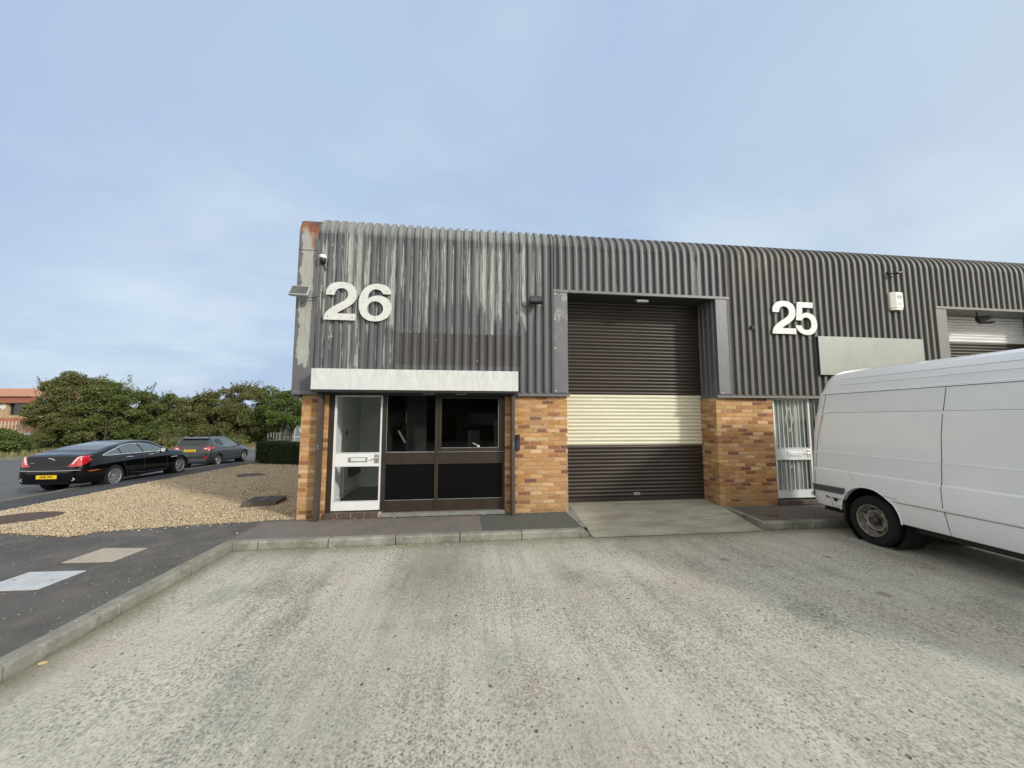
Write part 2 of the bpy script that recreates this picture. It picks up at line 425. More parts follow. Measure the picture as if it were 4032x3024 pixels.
def m_clad26():
    t = NT('peeling_grey_cladding'); p = t.pos(); x, y, z = t.sep()
    n = t.noise(t.scl(p, (3, 1, .5)), 3., 5, .6)
    base = t.mix(t.rng(n, .3, .7), (.074,.077,.083), (.106,.109,.115))
    rr = t.rng(x, 1.28, 1.62)                                       # repainted to the right
    base = t.mix(rr, base, t.mix(t.rng(n, .3, .7), (.080,.081,.086), (.104,.105,.110)))
    strip = t.m_('MULTIPLY', t.m_('GREATER_THAN', x, 4.48), t.m_('LESS_THAN', x, 4.63))
    bias = t.m_('ADD', t.m_('MULTIPLY', rr, -.3), t.m_('MULTIPLY', strip, .33))
    bias = t.m_('ADD', bias, .014)
    pm = peel(t, p, x, z, base, None, bias)
    under = t.mix(t.rng(t.noise(t.scl(p, (8, 1, 1)), 4., 4), .35, .65), (.27,.278,.26), (.37,.378,.355))
    c = t.mix(pm, base, under)
    # pale weathering on the bend, rust on the brow
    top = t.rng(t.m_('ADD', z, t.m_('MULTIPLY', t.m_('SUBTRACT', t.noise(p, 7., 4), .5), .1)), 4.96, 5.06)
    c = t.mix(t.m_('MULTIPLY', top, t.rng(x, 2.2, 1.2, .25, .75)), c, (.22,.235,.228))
    rust = t.m_('MULTIPLY', t.rng(z, 5.27, 5.33), t.rng(t.noise(p, 3.1, 4), .5, .6))
    c = t.mix(t.m_('MULTIPLY', rust, .8), c, (.22,.085,.03))
    # ghost of an old sign
    gx = t.m_('MULTIPLY', t.m_('GREATER_THAN', x, -1.20), t.m_('LESS_THAN', x, 1.05))
    gz = t.m_('MULTIPLY', t.m_('GREATER_THAN', z, 2.64), t.m_('LESS_THAN', z, 3.225))
    gh = t.m_('MULTIPLY', gx, gz)
    c = t.mix(t.m_('MULTIPLY', gh, .95), c, t.mix(t.rng(n, .3, .7), (.056,.053,.050), (.077,.072,.067)))
    h = t.m_('MULTIPLY', t.m_('MULTIPLY', pm, -1.), t.m_('SUBTRACT', 1., gh))
    return t.bsdf(c, t.rng(pm, 0, 1, .48, .62), 0, t.bump(h, .5, .002), .45)
MT['clad26'] = m_clad26()
def m_clad25():
    t = NT('dark_green_grey_cladding'); p = t.pos(); x, y, z = t.sep()
    n = t.noise(t.scl(p, (3, 1, .4)), 3., 5, .6)
    c = t.mix(t.rng(n, .3, .7), (.078,.078,.070), (.104,.103,.092))
    f = t.m_('MULTIPLY', t.rng(t.noise(t.scl(p, (14, 1, .9)), 1., 4, .6), .5, .62), t.m_('MULTIPLY', t.rng(z, 4.2, 4.85), t.rng(x, 7.4, 6.4)))
    c = t.mix(t.m_('MULTIPLY', f, .55), c, (.26,.22,.19))
    return t.bsdf(c, .55, 0, t.bump(n, .15, .01), .5)
MT['clad25'] = m_clad25()
def m_corner():
    t = NT('corner_flashing_peeled'); p = t.pos(); x, y, z = t.sep()
    n = t.noise(p, 5., 5, .6)
    base = t.mix(t.rng(n, .3, .7), (.098,.098,.104), (.13,.13,.137))
    # one big flake down the middle with a torn edge
    ed = t.m_('MULTIPLY', t.m_('SUBTRACT', t.noise(t.scl(p, (1, 1, .8)), 6.5, 5, .6), .5), .26)
    xl = t.m_('ADD', t.m_('SUBTRACT', x, -2.875), ed); xr = t.m_('SUBTRACT', t.m_('SUBTRACT', -2.665, x), t.m_('MULTIPLY', ed, .35))
    m1 = t.m_('MULTIPLY', t.rng(xl, .0, .008), t.rng(xr, 0., .008))
    zz = t.m_('ADD', z, t.m_('MULTIPLY', t.m_('SUBTRACT', t.noise(t.scl(p, (3, 1, .6)), 6., 4), .5), .5))
    m1 = t.m_('MULTIPLY', m1, t.rng(zz, 2.60, 2.63))
    hole = t.noise(t.vec(x, 0., z), 4.2, 3, .5)
    m1 = t.m_('MULTIPLY', m1, t.rng(hole, .66, .645))
    under = t.mix(t.rng(t.noise(t.scl(p, (9, 1, 1)), 3., 4), .3, .7), (.27,.275,.245), (.36,.36,.33))
    c = t.mix(m1, base, under)
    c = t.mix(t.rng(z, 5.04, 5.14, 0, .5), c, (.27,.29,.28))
    # rust
    dr = t.noise(t.scl(p, (16, 1, .7)), 1., 4, .6)
    ctr = t.m_('ABSOLUTE', t.m_('SUBTRACT', x, -2.69))
    rz = t.m_('ADD', z, t.m_('ADD', t.m_('MULTIPLY', t.m_('SUBTRACT', dr, .5), .5), t.rng(ctr, .0, .16, .18, 0)))
    rm = t.rng(rz, 4.98, 5.14)
    drip = t.m_('MULTIPLY', t.rng(ctr, .028, .012), t.rng(t.m_('ADD', z, t.m_('MULTIPLY', dr, .1)), 4.70, 4.76))
    rm = t.m_('MAXIMUM', rm, t.m_('MULTIPLY', drip, .9))
    rc = t.ramp(t.m_('ADD', rz, -4.9), [(.1, (.29,.12,.045)), (.28, (.18,.058,.022)), (.45, (.075,.036,.026))])
    c = t.mix(t.m_('MULTIPLY', rm, t.rng(t.noise(p, 11., 4), .25, .45, .6, 1)), c, rc)
    return t.bsdf(c, .55, 0, t.bump(t.m_('MULTIPLY', m1, -1), .5, .002), .4)
MT['corner'] = m_corner()
def m_flat(name, a, b, r=.45, scuff=None):
    t = NT(name); p = t.pos(); x, y, z = t.sep()
    n = t.noise(t.scl(p, (2, 2, .7)), 4., 5, .6)
    c = t.mix(t.rng(n, .3, .7), a, b)
    if scuff:
        s_ = t.m_('MULTIPLY', t.rng(t.noise(t.scl(p, (1, 1, .45)), 6., 5, .7), .5, .64), t.rng(z, 2.9, 3.5))
        s_ = t.m_('MULTIPLY', s_, t.m_('LESS_THAN', x, 2.2))
        c = t.mix(t.m_('MULTIPLY', s_, .6), c, scuff)
    return t.bsdf(c, r, 0, t.bump(n, .1, .01), .5)
MT['trim26'] = m_flat('grey_trim', (.105,.106,.112), (.135,.136,.142), .45, (.42,.44,.44))
MT['trim25'] = m_flat('green_grey_trim', (.115,.115,.102), (.15,.148,.132), .42)
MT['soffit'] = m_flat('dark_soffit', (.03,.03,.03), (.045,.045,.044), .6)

def m_slat(name, band):
    t = NT(name); p = t.pos(); x, y, z = t.sep()
    n = t.noise(t.scl(p, (.6, 1, 5)), 2.5, 5, .6)
    br = t.mix(t.rng(n, .3, .7), (.034,.027,.021), (.048,.038,.031))
    sp = t.m_('MULTIPLY', t.rng(t.vor(t.scl(p, (1, 1, 1)), 5.), .022, .014), 1.)
    br = t.mix(sp, br, (.45,.43,.38))
    if band == 'brown': c = br
    elif band == 'cream': c = t.mix(t.rng(n, .3, .75), (.58,.56,.43), (.66,.64,.50))
    else: c = t.mix(t.rng(n, .3, .75), (.62,.62,.62), (.74,.74,.74))
    return t.bsdf(c, .34, 0, None, .5)
MT['slat_brown'] = m_slat('brown_slats', 'brown'); MT['slat_cream'] = m_slat('cream_slats', 'cream'); MT['slat_white'] = m_slat('white_slats', 'white')
MT['brown'] = simple('brown_frame_paint', (.027,.018,.011), .45, 0, .22, 5.)
MT['post'] = simple('brown_post_paint', (.062,.050,.042), .45, 0, .15, 5.)
MT['postin'] = simple('dark_guide', (.018,.013,.010), .6)
MT['upvc'] = simple('white_door_paint', (.68,.69,.69), .38, 0, .04, 5.)
MT['upvc2'] = simple('white_door_paint_grey', (.62,.65,.64), .4, 0, .05, 5.)
def m_sign():
    t = NT('dirty_white_sign'); p = t.pos(); x, y, z = t.sep()
    n = t.noise(t.scl(p, (4, 1, 1.2)), 3., 6, .65)
    c = t.mix(t.rng(n, .3, .7), (.50,.51,.50), (.64,.65,.645))
    c = t.mix(t.m_('MULTIPLY', t.rng(t.noise(t.scl(p, (16, 1, 1.5)), 1., 4), .52, .7), t.rng(z, 2.30, 2.52, 0, .4)), c, (.33,.34,.32))
    c = t.mix(t.rng(t.noise(p, 70., 3), .62, .7, 0, .3), c, (.3,.3,.28))
    return t.bsdf(c, .5, 0, None, .4)
MT['sign'] = m_sign()
MT['number'] = simple('off_white_numerals', (.58,.59,.56), .45, 0, .10, 9.)
def m_silver():
    t = NT('satin_silver_sign'); p = t.pos()
    n = t.noise(t.scl(p, (2, 1, 1)), 2., 4)
    return t.bsdf(t.mix(t.rng(n, .3, .7), (.215,.23,.21), (.245,.26,.235)), .36, .35, None, .5)
MT['silver'] = m_silver()
MT['alu'] = simple('aluminium', (.50,.50,.50), .38, .8, .1, 10.)
MT['dullmetal'] = simple('dull_grey_metal', (.22,.22,.21), .55, .3, .2, 8.)
MT['black'] = simple('black_plastic', (.012,.012,.013), .42, 0, .2, 12.)
MT['dark'] = simple('dark_grey_plastic', (.035,.036,.04), .5, 0, .2, 12.)
MT['navy'] = simple('navy_box', (.020,.028,.045), .45)
MT['cream_plastic'] = simple('cream_plastic', (.70,.70,.62), .45, 0, .06, 10.)
MT['blue_print'] = simple('faded_blue_print', (.34,.38,.52), .5)
MT['floodbody'] = simple('weathered_lamp_body', (.40,.42,.40), .5, .3, .2, 14.)
def m_glass(name, tint=.75, rough=.0, ior=1.5, grime=.0):
    t = NT(name)
    bf = t.n('NewGeometry').outputs['Backfacing']
    fr = t.n('Fresnel', None, IOR=t.m_('ADD', t.m_('MULTIPLY', bf, 1/ior-ior), ior)).outputs[0]
    tr = t.n('BsdfTransparent', None, Color=(tint, tint*1.01, tint)).outputs[0]
    gl = t.n('BsdfGlossy', None, Color=(1, 1, 1), Roughness=rough).outputs[0]
    a = t.n('MixShader', None, i0=fr, i1=tr, i2=gl).outputs[0]
    if grime:
        n = t.rng(t.noise(t.pos(), 3., 5, .7), .4, .8, grime*.3, grime)
        a = t.n('MixShader', None, i0=n, i1=a, i2=t.n('BsdfDiffuse', None, Color=(.35, .36, .34)).outputs[0]).outputs[0]
    t.t.links.new(a, t.out.inputs[0]); return t.m
MT['glass'] = m_glass('window_glass', .70, 0, 1.33, .006)
MT['doorglass'] = m_glass('door_glass', .92, 0, 1.38, .01)
MT['lens'] = m_glass('lamp_glass', .5, .05, 1.5, .2)
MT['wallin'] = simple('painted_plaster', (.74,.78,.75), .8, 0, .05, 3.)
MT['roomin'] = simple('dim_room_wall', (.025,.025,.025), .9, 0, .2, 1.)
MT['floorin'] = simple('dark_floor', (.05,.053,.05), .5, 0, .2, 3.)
MT['tile'] = simple('brown_threshold_tile', (.085,.062,.050), .5, 0, .3, 4.)
MT['mortar'] = simple('pale_mortar', (.42,.33,.24), .9)
MT['curtain'] = simple('grey_net_curtain', (.36,.39,.36), .9, 0, .15, 4.)
MT['rustiron'] = simple('rusty_iron', (.085,.056,.042), .8, .1, .35, 25., .6)
MT['castiron'] = simple('cast_iron_brown', (.11,.085,.07), .65, .1, .3, 12., .5)
MT['cover_beige'] = simple('beige_cover', (.36,.325,.26), .85, 0, .12, 12., .4)
def m_tread():
    t = NT('galvanised_tread'); p = t.pos(); x, y, z = t.sep()
    w = t.m_('MULTIPLY', t.m_('SINE', t.m_('MULTIPLY', t.m_('ADD', x, y), 150.)), t.m_('SINE', t.m_('MULTIPLY', t.m_('SUBTRACT', x, y), 150.)))
    c = t.mix(t.rng(t.noise(p, 6., 4), .3, .7), (.48,.49,.49), (.60,.61,.61))
    c = t.mix(t.rng(w, .3, .7, 0, .35), c, (.25,.27,.29))
    return t.bsdf(c, .5, .25, t.bump(w, .4, .003), .5)
MT['tread'] = m_tread()
MT['wood'] = simple('weathered_timber', (.16,.125,.09), .85, 0, .2, 10.)
MT['leaf_litter'] = simple('dry_leaf', (.62,.46,.22), .7)

def m_leaf(name, a, b, c_, dead=None):
    t = NT(name); f = t.n('NewGeometry').outputs['Random Per Island']
    c = t.ramp(f, [(0, a), (.45, b), (.85, c_), (1, dead or c_)])
    pn = t.noise(t.pos(), .45, 3, .6)
    c = t.mix(t.rng(pn, .4, .65, 0, .5), c, (.14,.125,.05) if dead else a)
    d = t.n('BsdfPrincipled', None, Base_Color=c, Roughness=.55); t.put(d.inputs['Specular IOR Level'], .3)
    tr = t.n('BsdfTranslucent', None, Color=c).outputs[0]
    m = t.n('MixShader', None, i0=.15, i1=d.outputs[0], i2=tr).outputs[0]
    t.t.links.new(m, t.out.inputs[0]); return t.m
MT['leaf_a'] = m_leaf('olive_leaves', (.060,.080,.022), (.115,.135,.040), (.17,.18,.060), (.23,.20,.08))
MT['leaf_b'] = m_leaf('green_leaves', (.055,.085,.022), (.11,.145,.038), (.17,.20,.062))
MT['leaf_c'] = m_leaf('bright_green_leaves', (.05,.085,.018), (.095,.145,.032), (.14,.19,.05))
MT['leaf_h'] = m_leaf('hedge_leaves', (.012,.022,.008), (.024,.042,.013), (.04,.06,.02))
MT['hedge_core'] = simple('hedge_inside', (.008,.012,.006), .95)
MT['bark'] = simple('bark', (.07,.055,.042), .9, 0, .3, 10., .5)
MT['core'] = simple('twig_shade', (.018,.022,.010), .95)

# vehicles
def m_paint(name, col, flake=0., rough=.25, coat=1., dirt=0.):
    t = NT(name); p = t.obj(); x, y, z = t.sep(p)
    c = t.mix(t.rng(t.noise(p, 3., 4), .3, .7), tuple(k*.96 for k in col), col)
    if flake: c = t.mix(t.rng(t.noise(p, 900., 1), .4, .7, 0, .5), c, tuple(min(k*1.8, 1) for k in col))
    if dirt:
        d = t.m_('ADD', z, t.m_('MULTIPLY', t.noise(t.scl(p, (1, 1, 2)), 4., 5, .65), .5))
        c = t.mix(t.rng(d, 1.05, .55, 0, dirt), c, (.42,.41,.36))
        c = t.mix(t.m_('MULTIPLY', t.rng(t.noise(p, 7., 6, .7), .56, .72), dirt*.4), c, (.45,.45,.42))
    return t.bsdf(c, rough, 0, t.bump(t.noise(p, 1.7, 2), .05, .02), .5, coat)
MT['van'] = m_paint('white_van_paint', (.86,.885,.90), 0, .30, .8, .25)
MT['jag'] = m_paint('black_car_paint', (.0025,.0025,.0035), 0, .10, 0.)
MT['fiesta'] = m_paint('dark_grey_metallic', (.024,.0235,.026), .3, .28, .8)
MT['bumper_lo'] = simple('dirty_white_bumper', (.52,.52,.48), .55, 0, .2, 14.)
MT['trimgrey'] = simple('grey_bumper_plastic', (.10,.10,.115), .6, 0, .15, 10.)
MT['tyre'] = simple('tyre_rubber', (.007,.007,.008), .95, 0, .3, 30., .3)
MT['steel'] = simple('rusty_steel_wheel', (.27,.26,.22), .45, .4, .6, 26.)
MT['hub'] = simple('dirty_hub', (.06,.055,.055), .6, .2, .4, 20.)
MT['alloy'] = simple('alloy_wheel', (.50,.50,.50), .28, .8, .05, 8.)
MT['chrome'] = simple('chrome', (.80,.80,.80), .25, .6, .02, 4.)
MT['carglass'] = NT('car_glass').bsdf((.012,.014,.016), .03, 0, None, .8, 0)
MT['carglass2'] = NT('car_glass_pale').bsdf((.10,.12,.125), .05, 0, None, .8, 0)
MT['redlamp'] = NT('red_lamp').bsdf((.42,.008,.014), .12, 0, None, .5, 1.)
MT['clearlamp'] = NT('clear_lamp').bsdf((.62,.55,.55), .12, 0, None, .5, 1.)
MT['amber'] = NT('amber_lamp').bsdf((.55,.13,.03), .2)
MT['plate'] = NT('yellow_plate').bsdf((.72,.48,.02), .35)
MT['ink'] = NT('plate_characters').bsdf((.012,.012,.012), .5)
MT['seam'] = NT('panel_gap').bsdf((.05,.052,.056), .7)
MT['roof_tile'] = m_flat('terracotta_roof_sheet', (.44,.24,.155), (.52,.30,.20), .7)
MT['fascia_red'] = m_flat('red_brown_fascia', (.30,.105,.065), (.35,.13,.08), .7)
MT['fence_grey'] = simple('galvanised_fence', (.26,.27,.28), .55, .3, .15, 6.)
MT['gate_grey'] = simple('grey_green_panel', (.17,.20,.195), .6, 0, .1, 2.)
MT['pale_rail'] = simple('pale_rail', (.42,.36,.26), .8, 0, .15, 5.)
# ================================================================= ground
def G(x, y):
    return max(-.74, -.0314*max(0., -3-x) - .021*max(0., y)*min(1., max(0., (-3-x)/.6)))
def GR(x, y): return max(-.76, G(x, y) - .10)

sheet('ground', [(-900,-900),(900,-900),(900,900),(-900,900)], lambda x, y: -.98, MT['grass'], 300)
sheet('yard', [(-3.1,-70),(70,-70),(70,1.0),(-3.1,1.0)], lambda x, y: -.12, MT['yard'], 40)
# road with its bend, then the far verge
near = [(-10.4,-60),(-10.95,-4),(-11.2,2),(-11.26,4.16),(-11.63,6.25),(-12.04,9.22),(-12.28,12.2),(-12.1,13.9),(-11.3,15.4),(-9.6,17.3),(-6,20.2),(0,24.6),(30,45)]
far = [(45.5,68.0),(14.7,47.3),(-6.1,33.3),(-16.5,26.3),(-26.9,19.3),(-45,7.1),(-70,-9.7),(-70,-60)]
sheet('road', near+far, GR, MT['road'], 1.6)
far2 = [(45.5,68.0),(14.7,47.3),(-6.1,33.3),(-16.5,26.3),(-26.9,19.3),(-45,7.1),(-70,-9.7)]
sheet('verge', far2+[(-140,-30),(-140,140),(90,140)], lambda x, y: -.64, MT['grass'], 12)
def kerb_run(mb, pts, w, h0, h1, zf, chamf=.02, side=1, length=.915, gap=.013, start=0.):
    """kerb stones laid along a polyline, each with its own rounded top edge"""
    seg = []
    for a, b in zip(pts[:-1], pts[1:]):
        a = Vector((*a, 0)); b = Vector((*b, 0)); d = (b-a); L = d.length; d.normalize(); nrm = Vector((-d.y, d.x, 0))*side
        s = start if (a.x, a.y) == tuple(pts[0]) else 0.
        cuts = [0.] + ([s] if s > 0 else [])
        while cuts[-1]+length < L-.05: cuts.append(cuts[-1]+length)
        cuts.append(L)
        for c0, c1 in zip(cuts[:-1], cuts[1:]):
            j = rnd.uniform(-.003, .003)
            p0 = a+d*(c0+gap/2); p1 = a+d*(c1-gap/2)
            prof = [(0, h0), (0, h1-chamf+j), (chamf*.35, h1-chamf*.35+j), (chamf, h1+j), (w, h1+j), (w, h0)]
            vs = []
            for p in (p0, p1):
                z = zf(p.x, p.y)
                vs += [tuple(p+nrm*u+Vector((0, 0, z+v))) for u, v in prof]
            n = len(prof)
            mb.add(vs, [tuple(range(n)), tuple(range(2*n-1, n-1, -1))]+[(i, i+n, (i+1) % n+n, (i+1) % n) for i in range(n)])
    return mb
m = MB(); kerb_run(m, [(1.80,-1.125),(-3.10,-1.125)], .125, -.2, .0, lambda x, y: 0, side=-1, length=.915, start=.37)
# last stone drops away to the ramp
m.prism([(1.80,-.2),(1.80,0.0),(1.86,-.008),(1.905,-.04),(1.935,-.10),(1.945,-.2)], -1.125, -.96, 'xz'); m.prism([(1.865,-.2),(1.865,-.001),(1.925,-.001),(1.93,-.2)], -.96, .038, 'xz')
kerb_run(m, [(-3.10,-.999),(-3.10,-13.0)], .125, -.25, .0, lambda x, y: 0., side=-1, length=.915, start=.925)
o = m.build('kerb', MT['kerb'], None, smooth=25); o['kind'] = 'structure'
m = MB(); kerb_run(m, [(40,-1.125),(4.86,-1.125)], .125, -.2, .0, lambda x, y: 0, side=-1, length=.915, start=.35)
kerb_run(m, [(4.86,-1.125),(4.99,-.0)], .07, -.2, .005, lambda x, y: 0, side=-1, length=.915)
o = m.build('kerb', MT['kerb'], None, smooth=25); o['kind'] = 'structure'
m = MB(); kerb_run(m, near[:-1], .11, -.25, .0, lambda x, y: G(x, y), side=1, length=.915)
o = m.build('kerb', MT['kerb'], None); o['kind'] = 'structure'
m = MB(); kerb_run(m, list(reversed(far2)), .15, -.2, .06, lambda x, y: -.64, side=1, length=1.83)
o = m.build('kerb', MT['kerb'], None); o['kind'] = 'structure'

# pavements
gnear = [(-10.9,1.3),(-9.2,1.0),(-8.1,.66),(-7.32,.33),(-6.6,.05),(-6.14,-.13),(-5.92,-.24),(-5.76,-.17),(-5.68,-.02),(-5.2,.03),(-4.74,.06),(-3.71,.06),(-2.9,.06)]
gfar = [(-10.30,13.4),(-10.26,9.34),(-10.08,6.6),(-9.80,4.03),(-9.62,2.44),(-9.60,1.55)]
front_z = lambda x, y: 0.0 - .004 + .006*(y if y < 0 else 0) + G(x, y)
sheet('pavement', [(-3.225,-1.0),(-2.9,-1.0),(1.93,-1.0),(1.93,.06),(-2.9,.06),(-3.225,.06)], lambda x, y: -.006, MT['tar_front'], .5)
pv = [(-3.225,-60),(-3.225,.06)] + list(reversed(gnear))[1:] + [(-9.62,1.55),(-9.62,1.4),(-10.9,1.6),(-11.1,0),(-10.45,-60)]
pv = [(-3.2251,-60),(-3.2251,.06)] + [p for p in reversed(gnear[1:-1])] + [(-9.62,1.12),(-11.08,1.25),(-11.0,-4),(-10.5,-60)]
sheet('pavement', pv, lambda x, y: G(x, y)-.004, MT['tar_dark'], .8)
ft = [(-11.06,1.25),(-9.60,1.12)] + list(reversed(gfar)) + [(-10.1,13.9),(-9.2,14.9),(-7.6,16.6),(-4,19.4),(-4.6,20.6),(-9.2,17.2),(-10.95,15.6),(-12.0,13.9),(-12.17,12.2),(-11.93,9.22),(-11.52,6.25),(-11.15,4.16)]
sheet('footpath', ft, lambda x, y: G(x, y)-.004, MT['foot'], .8)
sheet('pavement', [(4.99,.06),(4.86,-1.0),(40,-1.0),(40,.06)], lambda x, y: -.006, MT['tar_right'], 4)
# ramp up to the shutter, with its two edging strips
sheet('ramp', [(1.93,.60),(1.93,-1.155),(4.84,-1.155),(4.975,0.),(4.975,.60)], lambda x, y: -.112+(y+1.155)/1.755*.166, MT['ramp'], .4)
m = MB()
m.add([(1.93,.04,0),(1.93,-1.0,0),(1.945,-1.125,-.09),(1.99,-1.165,-.112),(2.055,.60,.062),(1.93,.60,.062),(1.93,.04,-.3),(1.93,-1.0,-.3),(1.945,-1.125,-.3),(1.99,-1.165,-.3),(2.055,.60,-.3),(1.93,.60,-.3)], [(0,1,2,3,4,5),(0,6,7,1),(1,7,8,2),(2,8,9,3),(3,9,10,4),(4,10,11,5),(5,11,6,0)])
o = m.build('ramp', MT['kerb']); o['kind'] = 'structure'

# gravel bed and its loose stones
gpoly = gnear[1:] + [(-2.78,.06),(-2.78,10.6),(-7.3,11.5),(-10.1,13.4)] + gfar + [(-9.62,1.12)]
sheet('gravel', gpoly, lambda x, y: G(x, y)-.012+.004*math.sin(x*3)*math.sin(y*2.3), MT['gbed'], .5, kind='stuff')
def inpoly(px, py, poly):
    x = np.array([p[0] for p in poly]); y = np.array([p[1] for p in poly]); r = np.zeros(len(px), bool)
    j = len(x)-1
    for i in range(len(x)):
        c = ((y[i] > py) != (y[j] > py)) & (px < (x[j]-x[i])*(py-y[i])/(y[j]-y[i]+1e-12)+x[i]); r ^= c; j = i
    return r
def stones():
    rs = np.random.RandomState(3)
    N = 230000
    px = rs.uniform(-11, -2.7, N); py = rs.uniform(-.4, 13.6, N)
    # thin out with distance, where single stones cannot be told apart
    d = np.hypot(px, py+6.9); keep = rs.rand(N) < np.clip(1.25-(d-7)/11, .16, 1)
    keep &= inpoly(px, py, gpoly)
    for cx, cy, r in ((-8.15,1.55,.50), (-7.32,7.70,.42)): keep &= np.hypot(px-cx, py-cy) > r*.93
    keep &= ~((px > -4.36) & (px < -3.74) & (py > 1.42) & (py < 2.05) & True)
    px = px[keep]; py = py[keep]; d = d[keep]; n = len(px)
    extra = 90                                             # strays on the tarmac
    ex = rs.uniform(-8, -3.3, extra); ey = rs.uniform(-.1, .12, extra)-rs.exponential(.10, extra)+.03*(-3-ex); px = np.r_[px, ex]; py = np.r_[py, ey]; d = np.r_[d, np.full(extra, 7.)]; n = len(px)
    base = np.array([(1,0,0),(-1,0,0),(0,1,0),(0,-1,0),(0,0,1),(0,0,-1)], float)
    F0 = np.array([(0,2,4),(2,1,4),(1,3,4),(3,0,4),(2,0,5),(1,2,5),(3,1,5),(0,3,5)])
    s = rs.uniform(.0075, .0175, n)*np.clip(1+(d-8)*.045, 1, 1.5)
    sc3 = np.stack([s*rs.uniform(.9, 1.5, n), s*rs.uniform(.7, 1.1, n), s*rs.uniform(.4, .8, n)], 1)
    V = base[None]*sc3[:, None]*(1+rs.uniform(-.25, .25, (n, 6, 3)))
    # shear the octahedron so it looks broken rather than faceted
    V += rs.uniform(-.22, .22, (n, 6, 3))*s[:, None, None]
    a = rs.uniform(0, 2*PI, n); ti = rs.uniform(-.5, .5, n)
    c, q = np.cos(ti)[:, None], np.sin(ti)[:, None]
    V = np.stack([V[..., 0]*c-V[..., 2]*q, V[..., 1], V[..., 0]*q+V[..., 2]*c], -1)
    c, q = np.cos(a)[:, None], np.sin(a)[:, None]
    V = np.stack([V[..., 0]*c-V[..., 1]*q, V[..., 0]*q+V[..., 1]*c, V[..., 2]], -1)
    gz = np.maximum(-.74, -.0314*np.maximum(0, -3-px)-.021*np.maximum(0, py)*np.clip((-3-px)/.6, 0, 1))
    V += np.stack([px, py, gz+rs.uniform(-.004, .010, n)], 1)[:, None]
    F = (F0[None]+6*np.arange(n)[:, None, None]).reshape(-1, 3)
    o = np_mesh('gravel', V.reshape(-1, 3), F, MT['stones'])
    o['kind'] = 'stuff'
stones()

# ================================================================= the terrace
u26 = thing('industrial_unit', (-2.92, 0, 0), 'end industrial unit with peeling grey ribbed cladding, buff brick base and brown and cream shutter', 'building')
u25 = thing('industrial_unit', (5.26, 0, 0), 'industrial unit with dark green-grey ribbed cladding and brick base behind the white van', 'building')

PITCH, C0, RAD, ZC = .1495, -2.38, .40, 4.95
DEP = .044
def cladding(name, x0, x1, zb, mat, parent, top=True, Yend=10.0):
    xs = [(x0, 0.)]
    k = math.ceil((x0-C0-.06)/PITCH)
    while True:
        c = C0+k*PITCH
        for dx, h in ((-.041, 0.), (-.035, .55), (-.031, .92), (-.024, 1.), (.024, 1.), (.031, .92), (.035, .55), (.041, 0.)):
            if x0+.002 < c+dx < x1-.002: xs.append((c+dx, h))
        # shallow stiffening swage in the valley
        for dx, h in ((.068, 0.), (.0745, .10), (.081, 0.)):
            if x0+.002 < c+dx < x1-.002: xs.append((c+dx, h))
        if c > x1: break
        k += 1
    xs.append((x1, xs[-1][1]))
    rows = []
    zs = [zb + (ZC-zb)*i/6 for i in range(7)]
    for z in zs: rows.append(('v', z))
    if top:
        n = 66
        for i in range(1, n+1): rows.append(('a', i/n*PI/2))
        rows.append(('r', 1.0)); rows.append(('r', 1.0+Yend))
    V = []; F = []
    for kind, q in rows:
        for i, (x, h) in enumerate(xs):
            d = h*DEP
            if kind == 'v': V.append((x, -d, q))
            elif kind == 'a':
                r = RAD+d
                if h < .3 and q < R(62):
                    ph = q/R(62)*11*2*PI
                    r += .0065*max(-.6, math.sin(ph))*(1-h*3)
                V.append((x, RAD-r*math.cos(q), ZC+r*math.sin(q)))
            else:
                V.append((x, RAD+(q-1.0)+0.0, ZC+RAD+d+(q-1.0)*.07+(0.0004)))
    nx = len(xs)
    for j in range(len(rows)-1):
        for i in range(nx-1):
            a = j*nx+i; F.append((a, a+1, a+1+nx, a+nx))
    me = bpy.data.meshes.new(name); me.from_pydata(V, [], F); smooth_by(me, 28)
    return link_mesh(name, me, mat, parent)
def drop_dup(o): return o
LB = 2.15   # bottom of the sheets
LT = 4.125
for (x0, x1, zb, mt, pr) in ((-2.605,1.66,LB,'clad26',u26), (1.66,5.14,LT,'clad26',u26), (5.14,5.26,LB,'clad25',u26),
                             (5.26,10.15,LB,'clad25',u25), (10.15,13.75,LT,'clad25',u25), (13.75,22.2,LB,'clad25',u25)):
    cladding('cladding', x0, x1, zb, MT[mt], pr)
# flat corner flashing of the end, wrapped over the brow
def wrap_strip(name, x0, x1, z0, off, mat, parent, a1=90, zj=None):
    V = []; rows = [(-off, z0), (-off, ZC)]
    for i in range(1, 25):
        q = PI/2*i/24; rows.append((RAD-(RAD+off)*math.cos(q), ZC+(RAD+off)*math.sin(q)))
    rows.append((10.0, ZC+RAD+off+.66))
    for y, z in rows: V += [(x0, y, z), (x1, y, z)]
    F = [(2*i, 2*i+1, 2*i+3, 2*i+2) for i in range(len(rows)-1)]
    # left return
    n = len(V)
    for y, z in rows: V += [(x0, y+.035 if z < ZC else y, z if z < ZC else z-.035)]
    F += [(2*i, 2*i+2, n+i+1, n+i) for i in range(len(rows)-1)]
    me = bpy.data.meshes.new(name); me.from_pydata(V, [], F); smooth_by(me, 30)
    return link_mesh(name, me, mat, parent)
wrap_strip('corner_flashing', -2.925, -2.60, LB-.02, .004, MT['corner'], u26)
m = MB(); m.box(-2.924,-2.606,-.0085,-.0045,4.655,4.664); 
m.build('flashing_joint', MT['dark'], u26)
